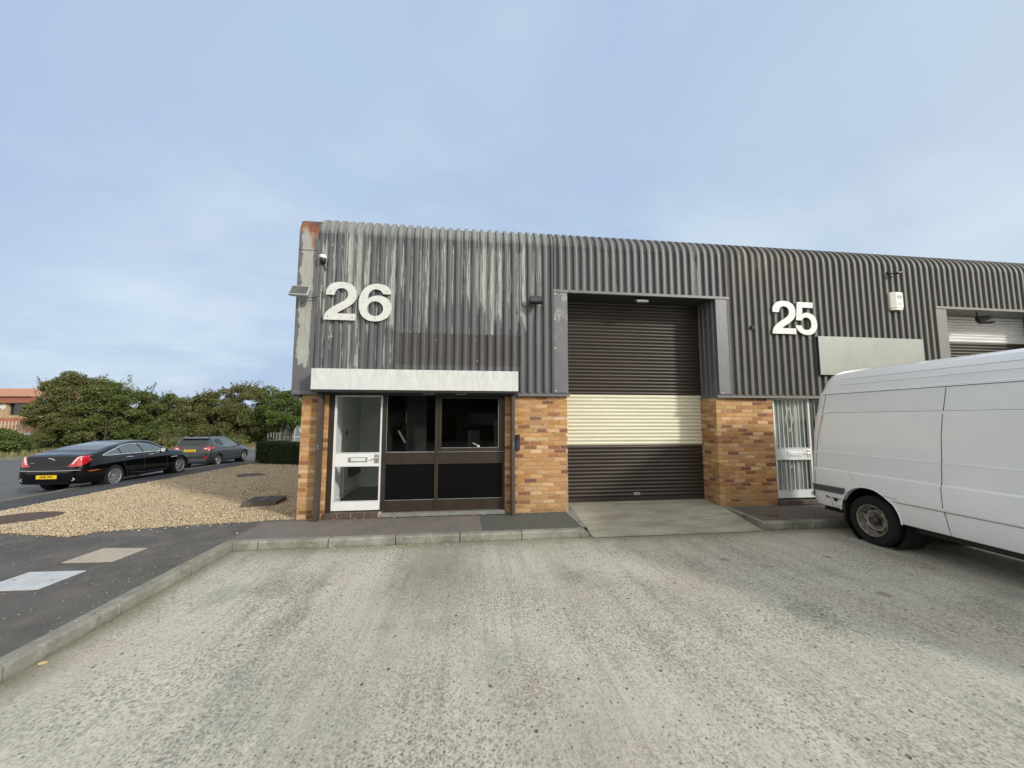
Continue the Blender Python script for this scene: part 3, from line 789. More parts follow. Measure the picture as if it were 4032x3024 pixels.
# gable side: cladding above, bricks below, closed shell
m = MB(); prof = [(0.,LB)]
V = []; F = []
k = 0; ys = []
y = .02
while y < 10.0:
    ys += [(y, 0), (y+.09, 0), (y+.105, .03), (y+.14, .03)]; y += .155
rows = []
for (yy, h) in ys:
    arc = RAD - math.sqrt(max(0, RAD**2-max(0, RAD-yy)**2)) if yy < RAD else 0
    zt = ZC+RAD-arc+(max(0, yy-RAD))*.07
    V += [(-2.922-h, yy, LB), (-2.922-h, yy, zt)]
F = [(2*i, 2*i+2, 2*i+3, 2*i+1) for i in range(len(ys)-1)]
me = bpy.data.meshes.new('side_cladding'); me.from_pydata(V, [], F)
link_mesh('cladding', me, MT['trim26'], u26)

# drip flashing under the sheets
def lip(x0, x1, parent, mat):
    m = MB(); m.prism([(-.042,2.095),(.03,2.095),(.03,2.16),(-.012,2.16),(-.042,2.140)], x0, x1, 'yz'); m.build('drip_flashing', mat, parent)
lip(-2.90,-2.42,u26,MT['trim26']); lip(.985,1.955,u26,MT['trim26']); lip(4.93,5.26,u26,MT['trim26']); lip(5.26,10.42,u25,MT['trim25']); lip(13.4,22.2,u25,MT['trim25'])
m = MB(); m.box(-2.42,.985,-.02,.03,2.10,2.16); m.build('drip_flashing', MT['dark'], u26)
m = MB(); m.box(-2.95,-2.80,.031,10,2.06,2.15); m.build('drip_flashing', MT['trim26'], u26)

# brick
def bricks(x0, x1, y0, y1, z0, z1, parent):
    m = MB(); m.box(x0, x1, y0, y1, z0, z1); return m.build('brick_wall', MT['brick'], parent, bevel=.004)
bricks(-2.76,-2.325,.04,.30,-.35,2.094,u26)
bricks(-2.76,-2.45,.30,10.0,-.6,2.094,u26)
bricks(.755,1.925,.04,.60,-.15,2.094,u26)
bricks(4.94,5.26,.04,.60,-.15,2.094,u26)
bricks(5.26,6.165,.04,.60,-.15,2.094,u25)
bricks(9.25,10.415,.04,.60,-.15,2.094,u25)
bricks(13.42,14.6,.04,.60,-.15,2.094,u25)
bricks(17.7,22.2,.04,.60,-.15,2.094,u25)

# garage openings
def garage(dx, parent, tm, cm, bands):
    xl, xr = 1.93+dx, 4.976+dx
    m = MB(); m.box(1.665+dx, xl, -.040, -.002, 2.16, 4.073); m.box(xl-.012, xl, -.002, .06, 2.16, 4.073)
    a = m.build('jamb_trim', tm, parent, bevel=.003)
    m = MB(); m.box(xr, 5.258+dx, -.040, -.002, 2.16, 4.073)
    m.build('jamb_trim', tm, parent, bevel=.003)
    m = MB(); m.box(1.655+dx, 5.27+dx, -.052, -.001, 4.076, 4.128)
    m.build('lintel_trim', tm, parent, bevel=.004)
    # sheeted reveals and soffit
    for side, xx in ((1, xr), (-1, xl)):
        V = []; ys = []
        y = 0.0
        while y < .55:
            for dy, h in ((0, 0), (.055, 0), (.068, 1), (.105, 1), (.118, 0)):
                if y+dy < .55: ys.append((y+dy, h))
            y += .1495
        ys.append((.56, 0))
        for yy, h in ys: V += [(xx-side*.018*h, yy, 2.10), (xx-side*.018*h, yy, 4.10)]
        F = [(2*i, 2*i+2, 2*i+3, 2*i+1) for i in range(len(ys)-1)]
        me = bpy.data.meshes.new('reveal'); me.from_pydata(V, [], F)
        link_mesh('reveal_cladding', me, cm, parent)
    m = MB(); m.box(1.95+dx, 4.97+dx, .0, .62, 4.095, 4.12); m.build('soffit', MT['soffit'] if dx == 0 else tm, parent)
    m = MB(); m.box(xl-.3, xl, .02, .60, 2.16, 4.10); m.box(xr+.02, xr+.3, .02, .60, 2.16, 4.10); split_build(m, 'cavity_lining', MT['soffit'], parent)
    m = MB(); m.prism([(.0,2.094),(.56,2.094),(.56,2.150),(.0,2.150)], xr-.03, xr+.01, 'yz'); m.build('drip_flashing', tm, parent)
    # roller shutter: one curtain, slat by slat in bands of colour
    pitch = .0727; z = .13
    def slat_profile(z):
        return [(.55,z),(.547,z+.006),(.538,z+.014),(.531,z+.028),(.530,z+.040),(.535,z+.054),(.546,z+.064),(.553,z+.068)]
    first = None
    zb = z
    for (name, ztop, mat) in bands:
        V = []; F = []; n = 8
        b = 0
        zz = zb
        cnt = max(1, round((ztop-zb)/pitch)); pt = (ztop-zb)/cnt
        for i in range(cnt):
            for (yy, qz) in slat_profile(0):
                V += [(xl-.02, yy, zz+qz*pt/pitch), (xr+.02, yy, zz+qz*pt/pitch)]
            zz += pt
        V += [(xl-.02, .55, zz), (xr+.02, .55, zz)]
        F = [(2*i, 2*i+1, 2*i+3, 2*i+2) for i in range(len(V)//2-1)]
        me = bpy.data.meshes.new(name); me.from_pydata(V, [], F); smooth_by(me, 50)
        if first is None:
            first = link_mesh('roller_shutter', me, mat, parent)
        else:
            link_mesh('slat_band', me, mat, first)['label'] = {'slat_cream': 'cream band of slats across the brown roller shutter', 'slat_brown': 'brown slats of the roller shutter', 'slat_white': 'white band of slats across the roller shutter'}[[k for k in MT if MT[k] == mat][0]]
        zb = ztop
    m = MB(); m.box(xl-.02, xr+.02, .532, .57, .03, .131); m.build('bottom_rail', MT['slat_brown'], first)
    return first
s26 = garage(0, u26, MT['trim26'], MT['trim26'], [('slats', 1.155, MT['slat_brown']), ('slats', 2.172, MT['slat_cream']), ('slats', 4.12, MT['slat_brown'])])
m = MB(); m.box(3.405,3.535,.518,.532,.160,.215); m.build('shutter_lock', MT['alu'], s26, bevel=.003)
s25 = garage(8.49, u25, MT['trim25'], MT['trim25'], [('slats', 2.4, MT['slat_brown']), ('slats', 3.487, MT['slat_brown']), ('slats', 4.12, MT['slat_white'])])

# fixings dotted over the sheets
m = MB(); q = 0
for zz in (4.80,3.43,2.28,3.05):
    k = 0
    x = -2.30
    while x < 1.6:
        if not (zz == 2.28 and x < 1.0) and not (zz == 3.43 and x < -1.0) and rnd.random() < .85:
            m.lathe([(0,-.006),(.011,-.005),(.011,0),(0,0)], 6, AXY['y'], (x, -.001, zz+rnd.uniform(-.01,.01)))
        x += PITCH*2
for zz in (4.80,4.20):
    x = 1.81
    while x < 5.1: m.lathe([(0,-.006),(.011,-.005),(.011,0),(0,0)], 6, AXY['y'], (x, -.001, zz+rnd.uniform(-.01,.01))); x += PITCH*2
split_build(m, 'screw', MT['black'], u26)
m = MB()
for zz in (4.80,3.42,2.24):
    x = 5.46
    while x < 10.1:
        if not (zz > 3 and zz < 4 and x < 7.2): m.lathe([(0,-.006),(.011,-.005),(.011,0),(0,0)], 6, AXY['y'], (x+.0, -.001, zz)); 
        x += PITCH*2
split_build(m, 'screw', MT['dark'], u25)
m = MB()
for (x, z) in ((-2.62,4.62),(-2.64,4.05),(-2.66,3.50),(1.70,4.05),(1.69,3.55),(1.69,3.0),(1.69,2.2),(5.22,4.0),(5.22,3.55),(5.22,3.1),(5.22,2.7),(5.22,2.2),(5.05,2.2),(-2.30,3.12),(.2,3.12),(-.5,3.10),(.74,3.09),(-.92,2.75),(.24,2.74),(.9,2.74)):
    m.lathe([(0,-.007),(.009,-.006),(.011,0),(0,0)], 8, AXY['y'], (x, -.041 if (x > 1.6) else -.003, z))
split_build(m, 'screw', MT['cream_plastic'], u26)

MT['spandrel'] = NT('black_infill_glass').bsdf((.003,.003,.004), .06, 0, None, .12)
# ---- storefront of 26
YF = .12
def frame_mb(): return MB()
m = MB()
m.box(-2.325,-2.238,.085,.165,.09,2.095)      # left jamb
m.box(-1.420,-1.345,.085,.165,.065,2.095)     # door post
m.box(-.502,-.440,.080,.165,.066,2.095)       # mullion
m.box(.715,.755,.085,.165,.066,2.095)         # right jamb
m.box(-2.325,.755,.088,.162,2.096,2.16)
for x0, x1 in ((-1.3445,-.5025),(-.4395,.7145)):
    m.box(x0, x1, .090,.160,.880,1.085 if x0 < -1 else 1.095)
    m.box(x0, x1, .090,.160,.067,.262)
sf = m.build('shopfront_frame', MT['brown'], u26, bevel=.003)
m = MB()   # opening casement of the right-hand window
m.box(-.436,-.388,.070,.125,1.10,2.09); m.box(.640,.712,.070,.125,1.10,2.09); m.box(-.3875,.6395,.070,.125,1.10,1.160); m.box(-.3875,.6395,.070,.125,2.050,2.09)
m.build('casement', MT['brown'], sf, bevel=.004)
m = MB(); m.box(-.44,.735,.060,.089,1.086,1.097); m.box(-1.345,-.50,.078,.089,1.087,1.102); m.box(-1.345,-.505,.078,.089,.262,.272); m.box(-.44,.712,.078,.089,.262,.272)
m.box(.632,.640,.066,.07,1.16,2.05); m.box(-1.347,-1.338,.078,.085,1.10,2.09); m.box(-.388,.640,.0655,.070,1.160,1.170)
split_build(m, 'glazing_bead', MT['dullmetal'], sf)
for (x0, x1, z0, z1) in ((-1.345,-.502,1.10,2.096),(-.388,.640,1.16,2.05),(-1.345,-.502,.262,.880),(-.44,.715,.262,.880)):
    m = MB(); m.add([(x0,.12,z0),(x1,.12,z0),(x1,.12,z1),(x0,.12,z1)], [(0,1,2,3)]); m.build('window_pane', MT['glass'] if z1 > 1 else MT['spandrel'], u26)
m = MB(); m.tube([(.175,.11,1.245),(.235,.10,1.212),(.265,.10,1.198)], .006, 8); m.prism([(.255,1.172),(.305,1.172),(.29,1.205),(.27,1.205)], .095, .112, 'xz')
m.build('window_stay', MT['upvc2'], sf)
m = MB(); m.prism([(-.03,.006),(.09,.012),(.09,.066),(.0,.066),(-.03,.052)], -1.385, .753, 'yz')
m.build('sill', MT['dullmetal'], u26, bevel=.003)
m = MB()
xx = -2.32
while xx < -1.42:
    m.box(xx, min(xx+.215, -1.388), -.005, .16, .004, .088); xx += .225
th = m.build('threshold', MT['tile'], u26, bevel=.004)
m = MB(); m.box(-2.32,-1.388,.003,.155,.0,.082); m.build('threshold_mortar', MT['mortar'], th)

def white_door(x0, x1, z0, z1, y, parent, mt, grille=False):
    f = .036
    m = MB()
    m.box(x0, x0+f, y-.02, y+.03, z0, z1); m.box(x1-f, x1, y-.02, y+.03, z0, z1)
    m.box(x0+f, x1-f, y-.02, y+.03, z1-.025, z1); m.box(x0+f, x1-f, y-.02, y+.03, z0, z0+.155)
    m.box(x0+f, x1-f, y-.02, y+.03, z0+.755, z0+.985)
    d = m.build('door', MT[mt], parent, bevel=.003)
    d['label'] = 'white glazed door with a letter plate'
    m = MB()
    for a, b in ((z0+.155, z0+.165), (z0+.975, z0+.985), (z0+.745, z0+.755)): m.box(x0+f, x1-f, y-.028, y-.02, a+.001, b-.001)
    split_build(m, 'glazing_bead', MT['upvc2'], d)
    for a, b in ((z0+.155, z0+.755), (z0+.985, z1-.025)):
        g = MB(); g.add([(x0+f,y,a),(x1-f,y,a),(x1-f,y,b),(x0+f,y,b)], [(0,1,2,3)]); g.build('door_pane', MT['doorglass'], d)
    cx = (x0+x1)/2
    m = MB(); m.box(cx-.145+.0, cx+.185-.01, y-.030, y-.02, z0+.822, z0+.908)
    lp = m.build('letter_plate', MT['alu'] if not grille else MT['upvc'], d, bevel=.004)
    m = MB(); m.box(cx-.105, cx+.14, y-.036, y-.030, z0+.838, z0+.892); m.build('letter_flap', MT['upvc2'], lp, bevel=.003)
    m = MB(); m.box(x1-.118, x1-.038, y-.028, y-.02, z0+.800, z0+.952)
    h = m.build('lock_plate', MT['alu'], d, bevel=.003)
    m = MB(); m.tube([(x1-.075,y-.028,z0+.895),(x1-.075,y-.062,z0+.895),(x1-.085,y-.064,z0+.893),(x1-.125,y-.064,z0+.883),(x1-.172,y-.062,z0+.876)], .0085, 8)
    m.build('handle', MT['chrome'], h, smooth=50)
    m = MB(); m.box(x1-.084, x1-.072, y-.0295, y-.028, z0+.822, z0+.848); m.build('keyhole', MT['black'], h)
    return d
white_door(-2.236,-1.422,.108,2.094,.118,u26,'upvc')
d25 = white_door(6.205,7.030,.118,2.092,.10,u25,'upvc2',True)
# burglar bars and a net curtain behind the glass of 25
m = MB()
for k in range(8):
    xx = 6.205+.062+k*.0925
    m.box(xx, xx+.011, .122, .133, .27, .87); m.box(xx, xx+.011, .122, .133, 1.10, 2.06)
cx = 6.60
def ring(m, x, z, r): m.tube([(x+r*math.cos(a), .128, z+r*math.sin(a)) for a in [i*PI/8 for i in range(17)]], .004, 6)
for s_ in (1, -1):
    m.tube([(cx, .128, 1.90), (cx+s_*.085, .128, 1.70), (cx+s_*.085, .128, 1.64), (cx, .128, 1.44)], .005, 6)
    ring(m, cx+s_*.065, 1.69, .02); ring(m, cx+s_*.065, 1.645, .02); ring(m, cx+s_*.03, 1.44, .022); ring(m, cx+s_*.03, 1.91, .02); ring(m, cx+s_*.03, .73, .022)
m.build('security_bars', MT['upvc'], u25)
V = []
n = 90
for i in range(n+1):
    x = 6.24+.76*i/n; yy = .19+.016*math.sin(i*.9)+.008*math.sin(i*2.3+1)
    V += [(x, yy, .15), (x+.012*math.sin(i), yy, 2.1)]
me = bpy.data.meshes.new('curtain'); me.from_pydata(V, [], [(2*i, 2*i+2, 2*i+3, 2*i+1) for i in range(n)]); me.shade_smooth()
link_mesh('net_curtain', me, MT['curtain'], u25)
m = MB(); m.box(6.165,6.204,.085,.165,.09,2.095); m.box(7.032,7.11,.085,.165,.065,2.095); m.box(7.9,7.97,.085,.165,.065,2.095); m.box(9.18,9.25,.085,.165,.065,2.095)
for x0, x1 in ((7.111,7.899),(7.971,9.179)):
    m.box(x0, x1, .09,.16,.88,1.09); m.box(x0, x1, .09,.16,.067,.262)
m.box(6.165,9.25,.088,.162,2.0955,2.16)
f25 = m.build('shopfront_frame', MT['brown'], u25)
for (x0, x1, z0, z1) in ((7.11,7.9,1.09,2.09),(7.97,9.18,1.09,2.09),(7.11,7.9,.262,.88),(7.97,9.18,.262,.88)):
    m = MB(); m.add([(x0,.12,z0),(x1,.12,z0),(x1,.12,z1),(x0,.12,z1)], [(0,1,2,3)]); m.build('window_pane', MT['glass'], u25)
m = MB(); 
for k in range(5): m.box(7.2+k*.16, 7.212+k*.16, .135,.146,1.10,2.08)
m.build('security_bars', MT['upvc'], u25)
m = MB()
xx = 6.17
while xx < 7.1: m.box(xx, min(xx+.215, 7.1), -.005, .16, .004, .088); xx += .225
m.build('threshold', MT['tile'], u25, bevel=.004)
m = MB(); m.prism([(-.03,.006),(.09,.012),(.09,.066),(.0,.066),(-.03,.052)], 7.1, 9.25, 'yz'); m.build('sill', MT['dullmetal'], u25)
# silver-edged bolt at the foot of door 25
m = MB(); m.box(6.98,7.05,.05,.08,.20,.215); m.tube([(6.97,.06,.235),(7.06,.055,.235)], .011, 8); m.tube([(6.975,.06,.20),(6.975,.055,.17)], .008, 8); m.box(7.03,7.07,.045,.079,.17,.25)
m.build('foot_bolt', MT['dullmetal'], d25)

# ---- inside: the white hall behind the door, dim room beside it
m = MB()
m.box(-2.448,-2.33,.166,.86,.09,2.35)           # nib
m.box(-2.448,-1.405,2.6,2.7,.09,2.35)
hall = m.build('hall_wall', MT['wallin'], u26)
m = MB(); m.box(-2.449,-2.435,.86,2.6,.09,2.35); m.build('hall_wall', MT['wallin'], u26)
m = MB(); m.box(-2.434,-2.415,1.45,2.599,.09,.20); m.box(-2.434,-2.415,.861,1.33,.09,.20); m.box(-2.434,-2.40,1.331,1.449,.09,1.02); m.box(-2.3299,-2.312,.167,.86,.09,.20); m.build('skirting', MT['upvc2'], hall)
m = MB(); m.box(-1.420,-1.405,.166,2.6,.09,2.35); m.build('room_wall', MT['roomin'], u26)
m = MB(); m.box(-1.447,-1.421,.166,2.6,.09,2.35); m.build('hall_wall', MT['wallin'], u26)
m = MB(); m.box(-2.434,-1.448,.166,2.598,2.30,2.349); m.build('hall_ceiling', MT['wallin'], u26)
m = MB(); m.box(-2.434,-2.36,1.72,2.45,.45,.86)
hv = m.build('wall_grille', MT['black'], u26)
m = MB()
for i in range(6): m.box(-2.360,-2.350,1.74,2.43,.48+i*.062,.50+i*.062)
m.build('grille_bars', MT['dark'], hv)
m = MB(); m.box(-2.434,-2.42,1.49,1.56,1.34,1.43); m.build('light_switch', MT['black'], u26)
m = MB(); m.box(-2.45,1.9,.166,9.9,.0,.088); m.build('floor', MT['floorin'], u26)
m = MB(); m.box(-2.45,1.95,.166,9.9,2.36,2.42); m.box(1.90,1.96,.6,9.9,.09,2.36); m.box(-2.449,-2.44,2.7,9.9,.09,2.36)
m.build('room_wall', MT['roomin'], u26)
m = MB()
zs = (1.525, 1.966); x0, x1 = -2.438, -2.33
m.box(-2.95,x0,9.9,10.0,-.6,5.9); m.box(x1,22.2,9.9,10.0,-.6,5.9); m.box(x0,x1,9.9,10.0,-.6,zs[0]); m.box(x0,x1,9.9,10.0,zs[1],5.9)
for f in (.33,.70): m.box(x0,x1,9.91,9.99,zs[0]+f*.441-.006,zs[0]+f*.441+.006)
rw = m.build('rear_wall', MT['brick_far'], u26)
t_ = NT('frosted_pane'); t_.t.links.new(t_.n('BsdfTranslucent', None, Color=(.9,.95,.93)).outputs[0], t_.out.inputs[0]); MT['frost'] = t_.m
m = MB(); m.add([(x0,9.95,zs[0]),(x1,9.95,zs[0]),(x1,9.95,zs[1]),(x0,9.95,zs[1])], [(0,1,2,3)]); m.build('frosted_pane', MT['frost'], rw)
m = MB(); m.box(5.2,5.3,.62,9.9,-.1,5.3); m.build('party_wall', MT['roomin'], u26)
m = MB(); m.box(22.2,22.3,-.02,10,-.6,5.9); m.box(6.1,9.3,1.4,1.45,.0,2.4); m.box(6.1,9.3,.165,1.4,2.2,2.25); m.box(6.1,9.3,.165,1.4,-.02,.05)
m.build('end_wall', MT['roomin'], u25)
# a storefront void for the third unit, closed by plain frames
m = MB(); m.box(14.6,17.7,.10,.16,-.1,2.09); m.build('shopfront_frame', MT['brown'], u25)

# ================================================================= fittings on the terrace
# shutter housing of 26 with its two guide posts
sh = thing('shutter_housing', (-2.5, -.12, 0), 'long dirty white shutter box above the shopfront, carried by two brown guide posts', 'shutter box')
m = MB(); m.box(-2.505,.951,-.30,-.045,2.165,2.515); m.build('housing', MT['sign'], sh, bevel=.003)
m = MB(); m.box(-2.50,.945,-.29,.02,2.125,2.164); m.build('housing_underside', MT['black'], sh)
for x0 in (-2.437, .858):
    m = MB(); m.box(x0, x0+.058, -.135, -.045, -.03, 2.125)
    m.box(x0+(.058 if x0 < 0 else -.014), x0+(.072 if x0 < 0 else 0), -.12,-.05, -.02, 2.124)
    gp = m.build('guide_post', MT['post'], sh, bevel=.003)
    m = MB(); m.box(x0+.005, x0+.05, -.0445, .038, -.02, 2.12); m.build('guide_channel', MT['postin'], gp)
    m = MB(); m.lathe([(0,-.020),(.010,-.020),(.012,-.008),(.024,-.006),(.024,0),(0,0)], 20, AXY['y'], (x0+.029, -.135, 1.215)); m.box(x0+.018,x0+.040,-.142,-.135,1.18,1.25)
    m.build('lock', MT['dullmetal'], gp, smooth=40)
m = MB()
for xa in (-.60, -.05):
    m.tube([(xa-.09,-.28,2.118),(xa-.07,-.30,2.10),(xa+.07,-.30,2.10),(xa+.09,-.28,2.118)], .008, 6)
split_build(m, 'pull_loop', MT['dark'], sh)

# numerals
def outline(parts):
    P = []
    for pr in parts:
        c = crv(pr, 7) if len(pr) > 3 else list(pr)
        if P and math.dist(P[-1], c[0]) < 1e-4: c = c[1:]
        P += c
    if math.dist(P[0], P[-1]) < 1e-4: P.pop()
    return P
DG = {
 '2': [outline([[(.04,.654),(.055,.80),(.14,.92),(.27,.985),(.42,1.0),(.58,.98),(.71,.905),(.775,.79),(.79,.66),(.765,.54),(.69,.43),(.56,.33),(.42,.245),(.31,.17)],[(.31,.17),(.778,.17),(.778,0)],[(0,0),(.015,.10),(.075,.215),(.19,.32),(.35,.425),(.48,.505),(.56,.585),(.582,.67),(.56,.765),(.49,.825),(.42,.838),(.33,.815),(.27,.75),(.247,.654)]])],
 '5': [outline([[(.09,1.),(.61,1.),(.61,.835)],[(.25,.835),(.215,.62)],[(.215,.62),(.30,.665),(.41,.68),(.56,.64),(.67,.535),(.715,.37),(.70,.22),(.62,.09),(.50,.02),(.36,0),(.21,.03),(.09,.11),(.02,.20),(0,.285)],[(0,.285),(.19,.285)],[(.19,.285),(.22,.21),(.28,.165),(.36,.15),(.45,.175),(.51,.24),(.53,.34),(.51,.44),(.45,.51),(.37,.535),(.27,.51),(.20,.44)],[(.20,.44),(.02,.44)]])],
 '6': [outline([[(.81,.73),(.775,.86),(.68,.955),(.56,.99),(.43,1.),(.25,.95),(.10,.82),(.02,.63),(0,.45),(.03,.25),(.12,.10),(.26,.02),(.42,0),(.59,.03),(.73,.12),(.81,.26),(.825,.38),(.79,.52),(.70,.62),(.58,.675),(.47,.685),(.36,.665),(.28,.63),(.215,.575)],[(.215,.575),(.235,.70),(.30,.80),(.38,.848),(.46,.85),(.55,.81),(.605,.73)]]),
       [(.415+.20*math.cos(a), .335+.195*math.sin(a)) for a in [i*2*PI/40 for i in range(40)]]],
}
def curve_mesh(name, loops, h, depth, mat, parent, M):
    cu = bpy.data.curves.new('outline', 'CURVE'); cu.dimensions = '2D'; cu.fill_mode = 'BOTH'; cu.extrude = depth/2; cu.bevel_depth = .0
    for lp in loops:
        sp = cu.splines.new('POLY'); sp.points.add(len(lp)-1); sp.use_cyclic_u = True
        for p, (x, y) in zip(sp.points, lp): p.co = (x*h, y*h, 0, 1)
    tmp = bpy.data.objects.new('outline', cu); me = bpy.data.meshes.new_from_object(tmp)
    bpy.data.objects.remove(tmp); bpy.data.curves.remove(cu)
    me.transform(M); me.name = name; me.materials.clear()
    return link_mesh(name, me, mat, parent)
UP = Matrix.Rotation(PI/2, 4, 'X')
def digit(ch, x, z, y, label, grp, h=.682):
    t = thing('house_number', (x, y, z), label, 'number', grp)
    o = curve_mesh('numeral', DG[ch], h, .022, MT['number'], t, Matrix.Translation((x, y, z)) @ UP)
    m = MB()
    pts = {'2': [(.15,.75),(.72,.6),(.1,.08),(.70,.08),(.42,.92)], '5': [(.15,.92),(.52,.92),(.12,.6),(.62,.36),(.1,.24),(.42,.07)], '6': [(.1,.5),(.7,.8),(.42,.92),(.42,.08),(.72,.4)]}[ch]
    for a, b in pts: m.lathe([(0,-.003),(.007,-.003),(.009,0),(0,0)], 8, AXY['y'], (x+a*h, y-.0113, z+b*h))
    split_build(m, 'screw', MT['dullmetal'], t)
    m = MB()
    for a, b in pts[:4]: m.lathe([(.006,0),(.006,.028)], 6, AXY['y'], (x+a*h, y+.011, z+b*h))
    split_build(m, 'spacer', MT['dark'], t)
NG = 'raised unit numerals on the cladding'
digit('2', -2.435, 3.398, -.070, 'off-white numeral 2 on the peeling grey cladding, beside the 6', NG)
digit('6', -1.855, 3.392, -.070, 'off-white numeral 6 on the peeling grey cladding', NG)
digit('2', 6.165, 3.400, -.075, 'off-white numeral 2 on the dark green-grey cladding, beside the 5', NG)
digit('5', 6.695, 3.390, -.075, 'off-white numeral 5 on the dark green-grey cladding', NG)

# blank silver sign of 25
t = thing('blank_sign', (7.2, -.08, 2.57), 'blank satin silver sign panel on dark cladding above the white van', 'sign')
m = MB(); m.box(7.17,9.665,-.10,-.088,2.575,3.37); m.build('panel', MT['silver'], t, bevel=.002)
m = MB(); m.box(7.165,9.66,-.087,-.036,2.58,3.365); m.build('tray', MT['dark'], t)

MT['pale_lens'] = simple('pale_lamp_glass', (.55,.56,.53), .25)
# floodlights
def flood(loc, rx, rz, size, label, grp, body, armpts, lens='lens', cable=None):
    t = thing('floodlight', loc, label, 'floodlight', grp)
    M = Matrix.Rotation(rz, 3, 'Z') @ Matrix.Rotation(rx, 3, 'X')
    w, h, d = size; L = Vector(loc)
    m = MB()
    # shallow tapered housing with cooling back
    f = [(-w/2,-d/2,-h/2),(w/2,-d/2,-h/2),(w/2,-d/2,h/2),(-w/2,-d/2,h/2)]; b = [(-w*.4,d/2,-h*.36),(w*.4,d/2,-h*.36),(w*.4,d/2,h*.36),(-w*.4,d/2,h*.36)]
    mid = [(-w/2,-d*.1,-h/2),(w/2,-d*.1,-h/2),(w/2,-d*.1,h/2),(-w/2,-d*.1,h/2)]
    vs = [M @ Vector(p)+L for p in f+mid+b]
    m.add(vs, [(0,1,2,3),(11,10,9,8)]+[(i,(i+1)%4+0,(i+1)%4+4,i+4) for i in range(4)]+[(i+4,(i+1)%4+4,(i+1)%4+8,i+8) for i in range(4)])
    hb = m.build('lamp_housing', MT[body], t, bevel=.004)
    m = MB(); m.obox(M @ Vector((0,-d/2-.003,0))+L, (w*.86, .006, h*.82), M); m.build('lamp_glass', MT[lens], hb)
    m = MB()
    for s_ in (-1, 1): m.obox(M @ Vector((s_*w*.52, 0, 0))+L, (.006, .03, h*.5), M)
    m.tube([Vector(p) for p in armpts], .012, 8); m.build('bracket', MT['dullmetal' if body == 'floodbody' else 'black'], t)
    if cable:
        m = MB(); m.tube([Vector(p) for p in crv(cable, 6)], .007, 6); m.build('cable', MT['black'], t)
    return t
FG = 'floodlights on the terrace front'
flood((-2.80,-.17,3.845), R(-38), R(6), (.30,.26,.07), 'weathered grey floodlight on the corner flashing left of the numeral 2', FG, 'floodbody', [(-2.74,-.10,3.80),(-2.72,-.05,3.80),(-2.72,-.005,3.80)], cable=[(-2.68,-.06,3.79),(-2.62,-.06,3.78),(-2.55,-.05,3.81),(-2.50,-.02,3.86)])
flood((1.305,-.17,3.855), R(-40), R(-4), (.235,.20,.07), 'black floodlight on grey cladding left of the tall shutter opening', FG, 'black', [(1.22,-.11,3.85),(1.19,-.06,3.87),(1.19,-.03,3.87)], cable=[(1.20,-.10,3.80),(1.13,-.07,3.765),(1.07,-.06,3.79),(1.055,-.05,3.85),(1.09,-.03,3.90)])
flood((3.47,.10,4.02), R(-62), 0, (.24,.20,.05), 'small floodlight under the soffit of the brown and cream shutter', FG, 'floodbody', [(3.50,.12,4.04),(3.50,.14,4.094)], 'pale_lens')
flood((11.62,.10,3.90), R(-35), R(-25), (.26,.20,.09), 'boxy black floodlight hanging in the opening of the white-banded shutter', FG, 'black', [(11.55,.14,3.98),(11.52,.16,4.05),(11.52,.16,4.094)])

# cameras and sensors
t = thing('security_camera', (-2.49, -.0, 4.50), 'dome security camera with cream cap near the rusty corner flashing', 'camera', 'security cameras')
m = MB(); m.lathe([(0,.055),(.05,.05),(.062,.03),(.062,0),(.058,-.01)], 24, None, (-2.49,-.075,4.50)); m.box(-2.53,-2.45,-.05,-.005,4.44,4.55)
m.build('mount_cap', MT['cream_plastic'], t, smooth=40)
m = MB(); m.lathe([(.056,-.008),(.056,-.05),(.05,-.075),(.034,-.095),(0,-.105)], 24, None, (-2.49,-.075,4.50)); m.build('dome', MT['black'], t, smooth=60)
m = MB(); m.tube(crv([(-2.49,-.03,4.43),(-2.475,-.03,4.38),(-2.46,-.02,4.34),(-2.455,-.01,4.30)], 5), .008, 6); m.build('cable', MT['black'], t)
t = thing('security_camera', (5.74, -.0, 3.51), 'small black bullet camera on dark cladding left of the numeral 2', 'camera', 'security cameras')
m = MB(); m.lathe([(0,.02),(.035,.02),(.04,0),(.04,-.09),(.034,-.10),(0,-.10)], 20, AXY['y'] @ Matrix.Rotation(PI, 3, 'X') if False else Matrix.Rotation(R(12), 3, 'X') @ AXY['y'], (5.74,-.07,3.515))
m.build('body', MT['dark'], t, smooth=40)
m = MB(); m.tube([(5.70,-.0,3.48),(5.70,-.05,3.48),(5.72,-.08,3.50)], .012, 8); m.lathe([(0,-.012),(.03,-.012),(.032,0)], 16, AXY['y'], (5.70,-.03,3.48)); m.build('bracket', MT['black'], t)
t = thing('security_camera', (9.02, -.0, 4.78), 'black camera with a long hood above the cream alarm box', 'camera', 'security cameras')
m = MB(); m.obox((9.14,-.16,4.775), (.15,.09,.035), Matrix.Rotation(R(-8), 3, 'Y')); m.build('body', MT['black'], t, bevel=.008)
m = MB(); m.tube([(9.0,-.0,4.76),(9.0,-.10,4.77),(9.08,-.15,4.775)], .014, 8); m.lathe([(0,-.03),(.03,-.028),(.034,0)], 16, AXY['y'], (9.0,-.03,4.76)); m.lathe([(0,-.02),(.02,-.018),(.022,0)], 12, AXY['y'], (9.0,-.06,4.81)); m.build('bracket', MT['black'], t, smooth=40)
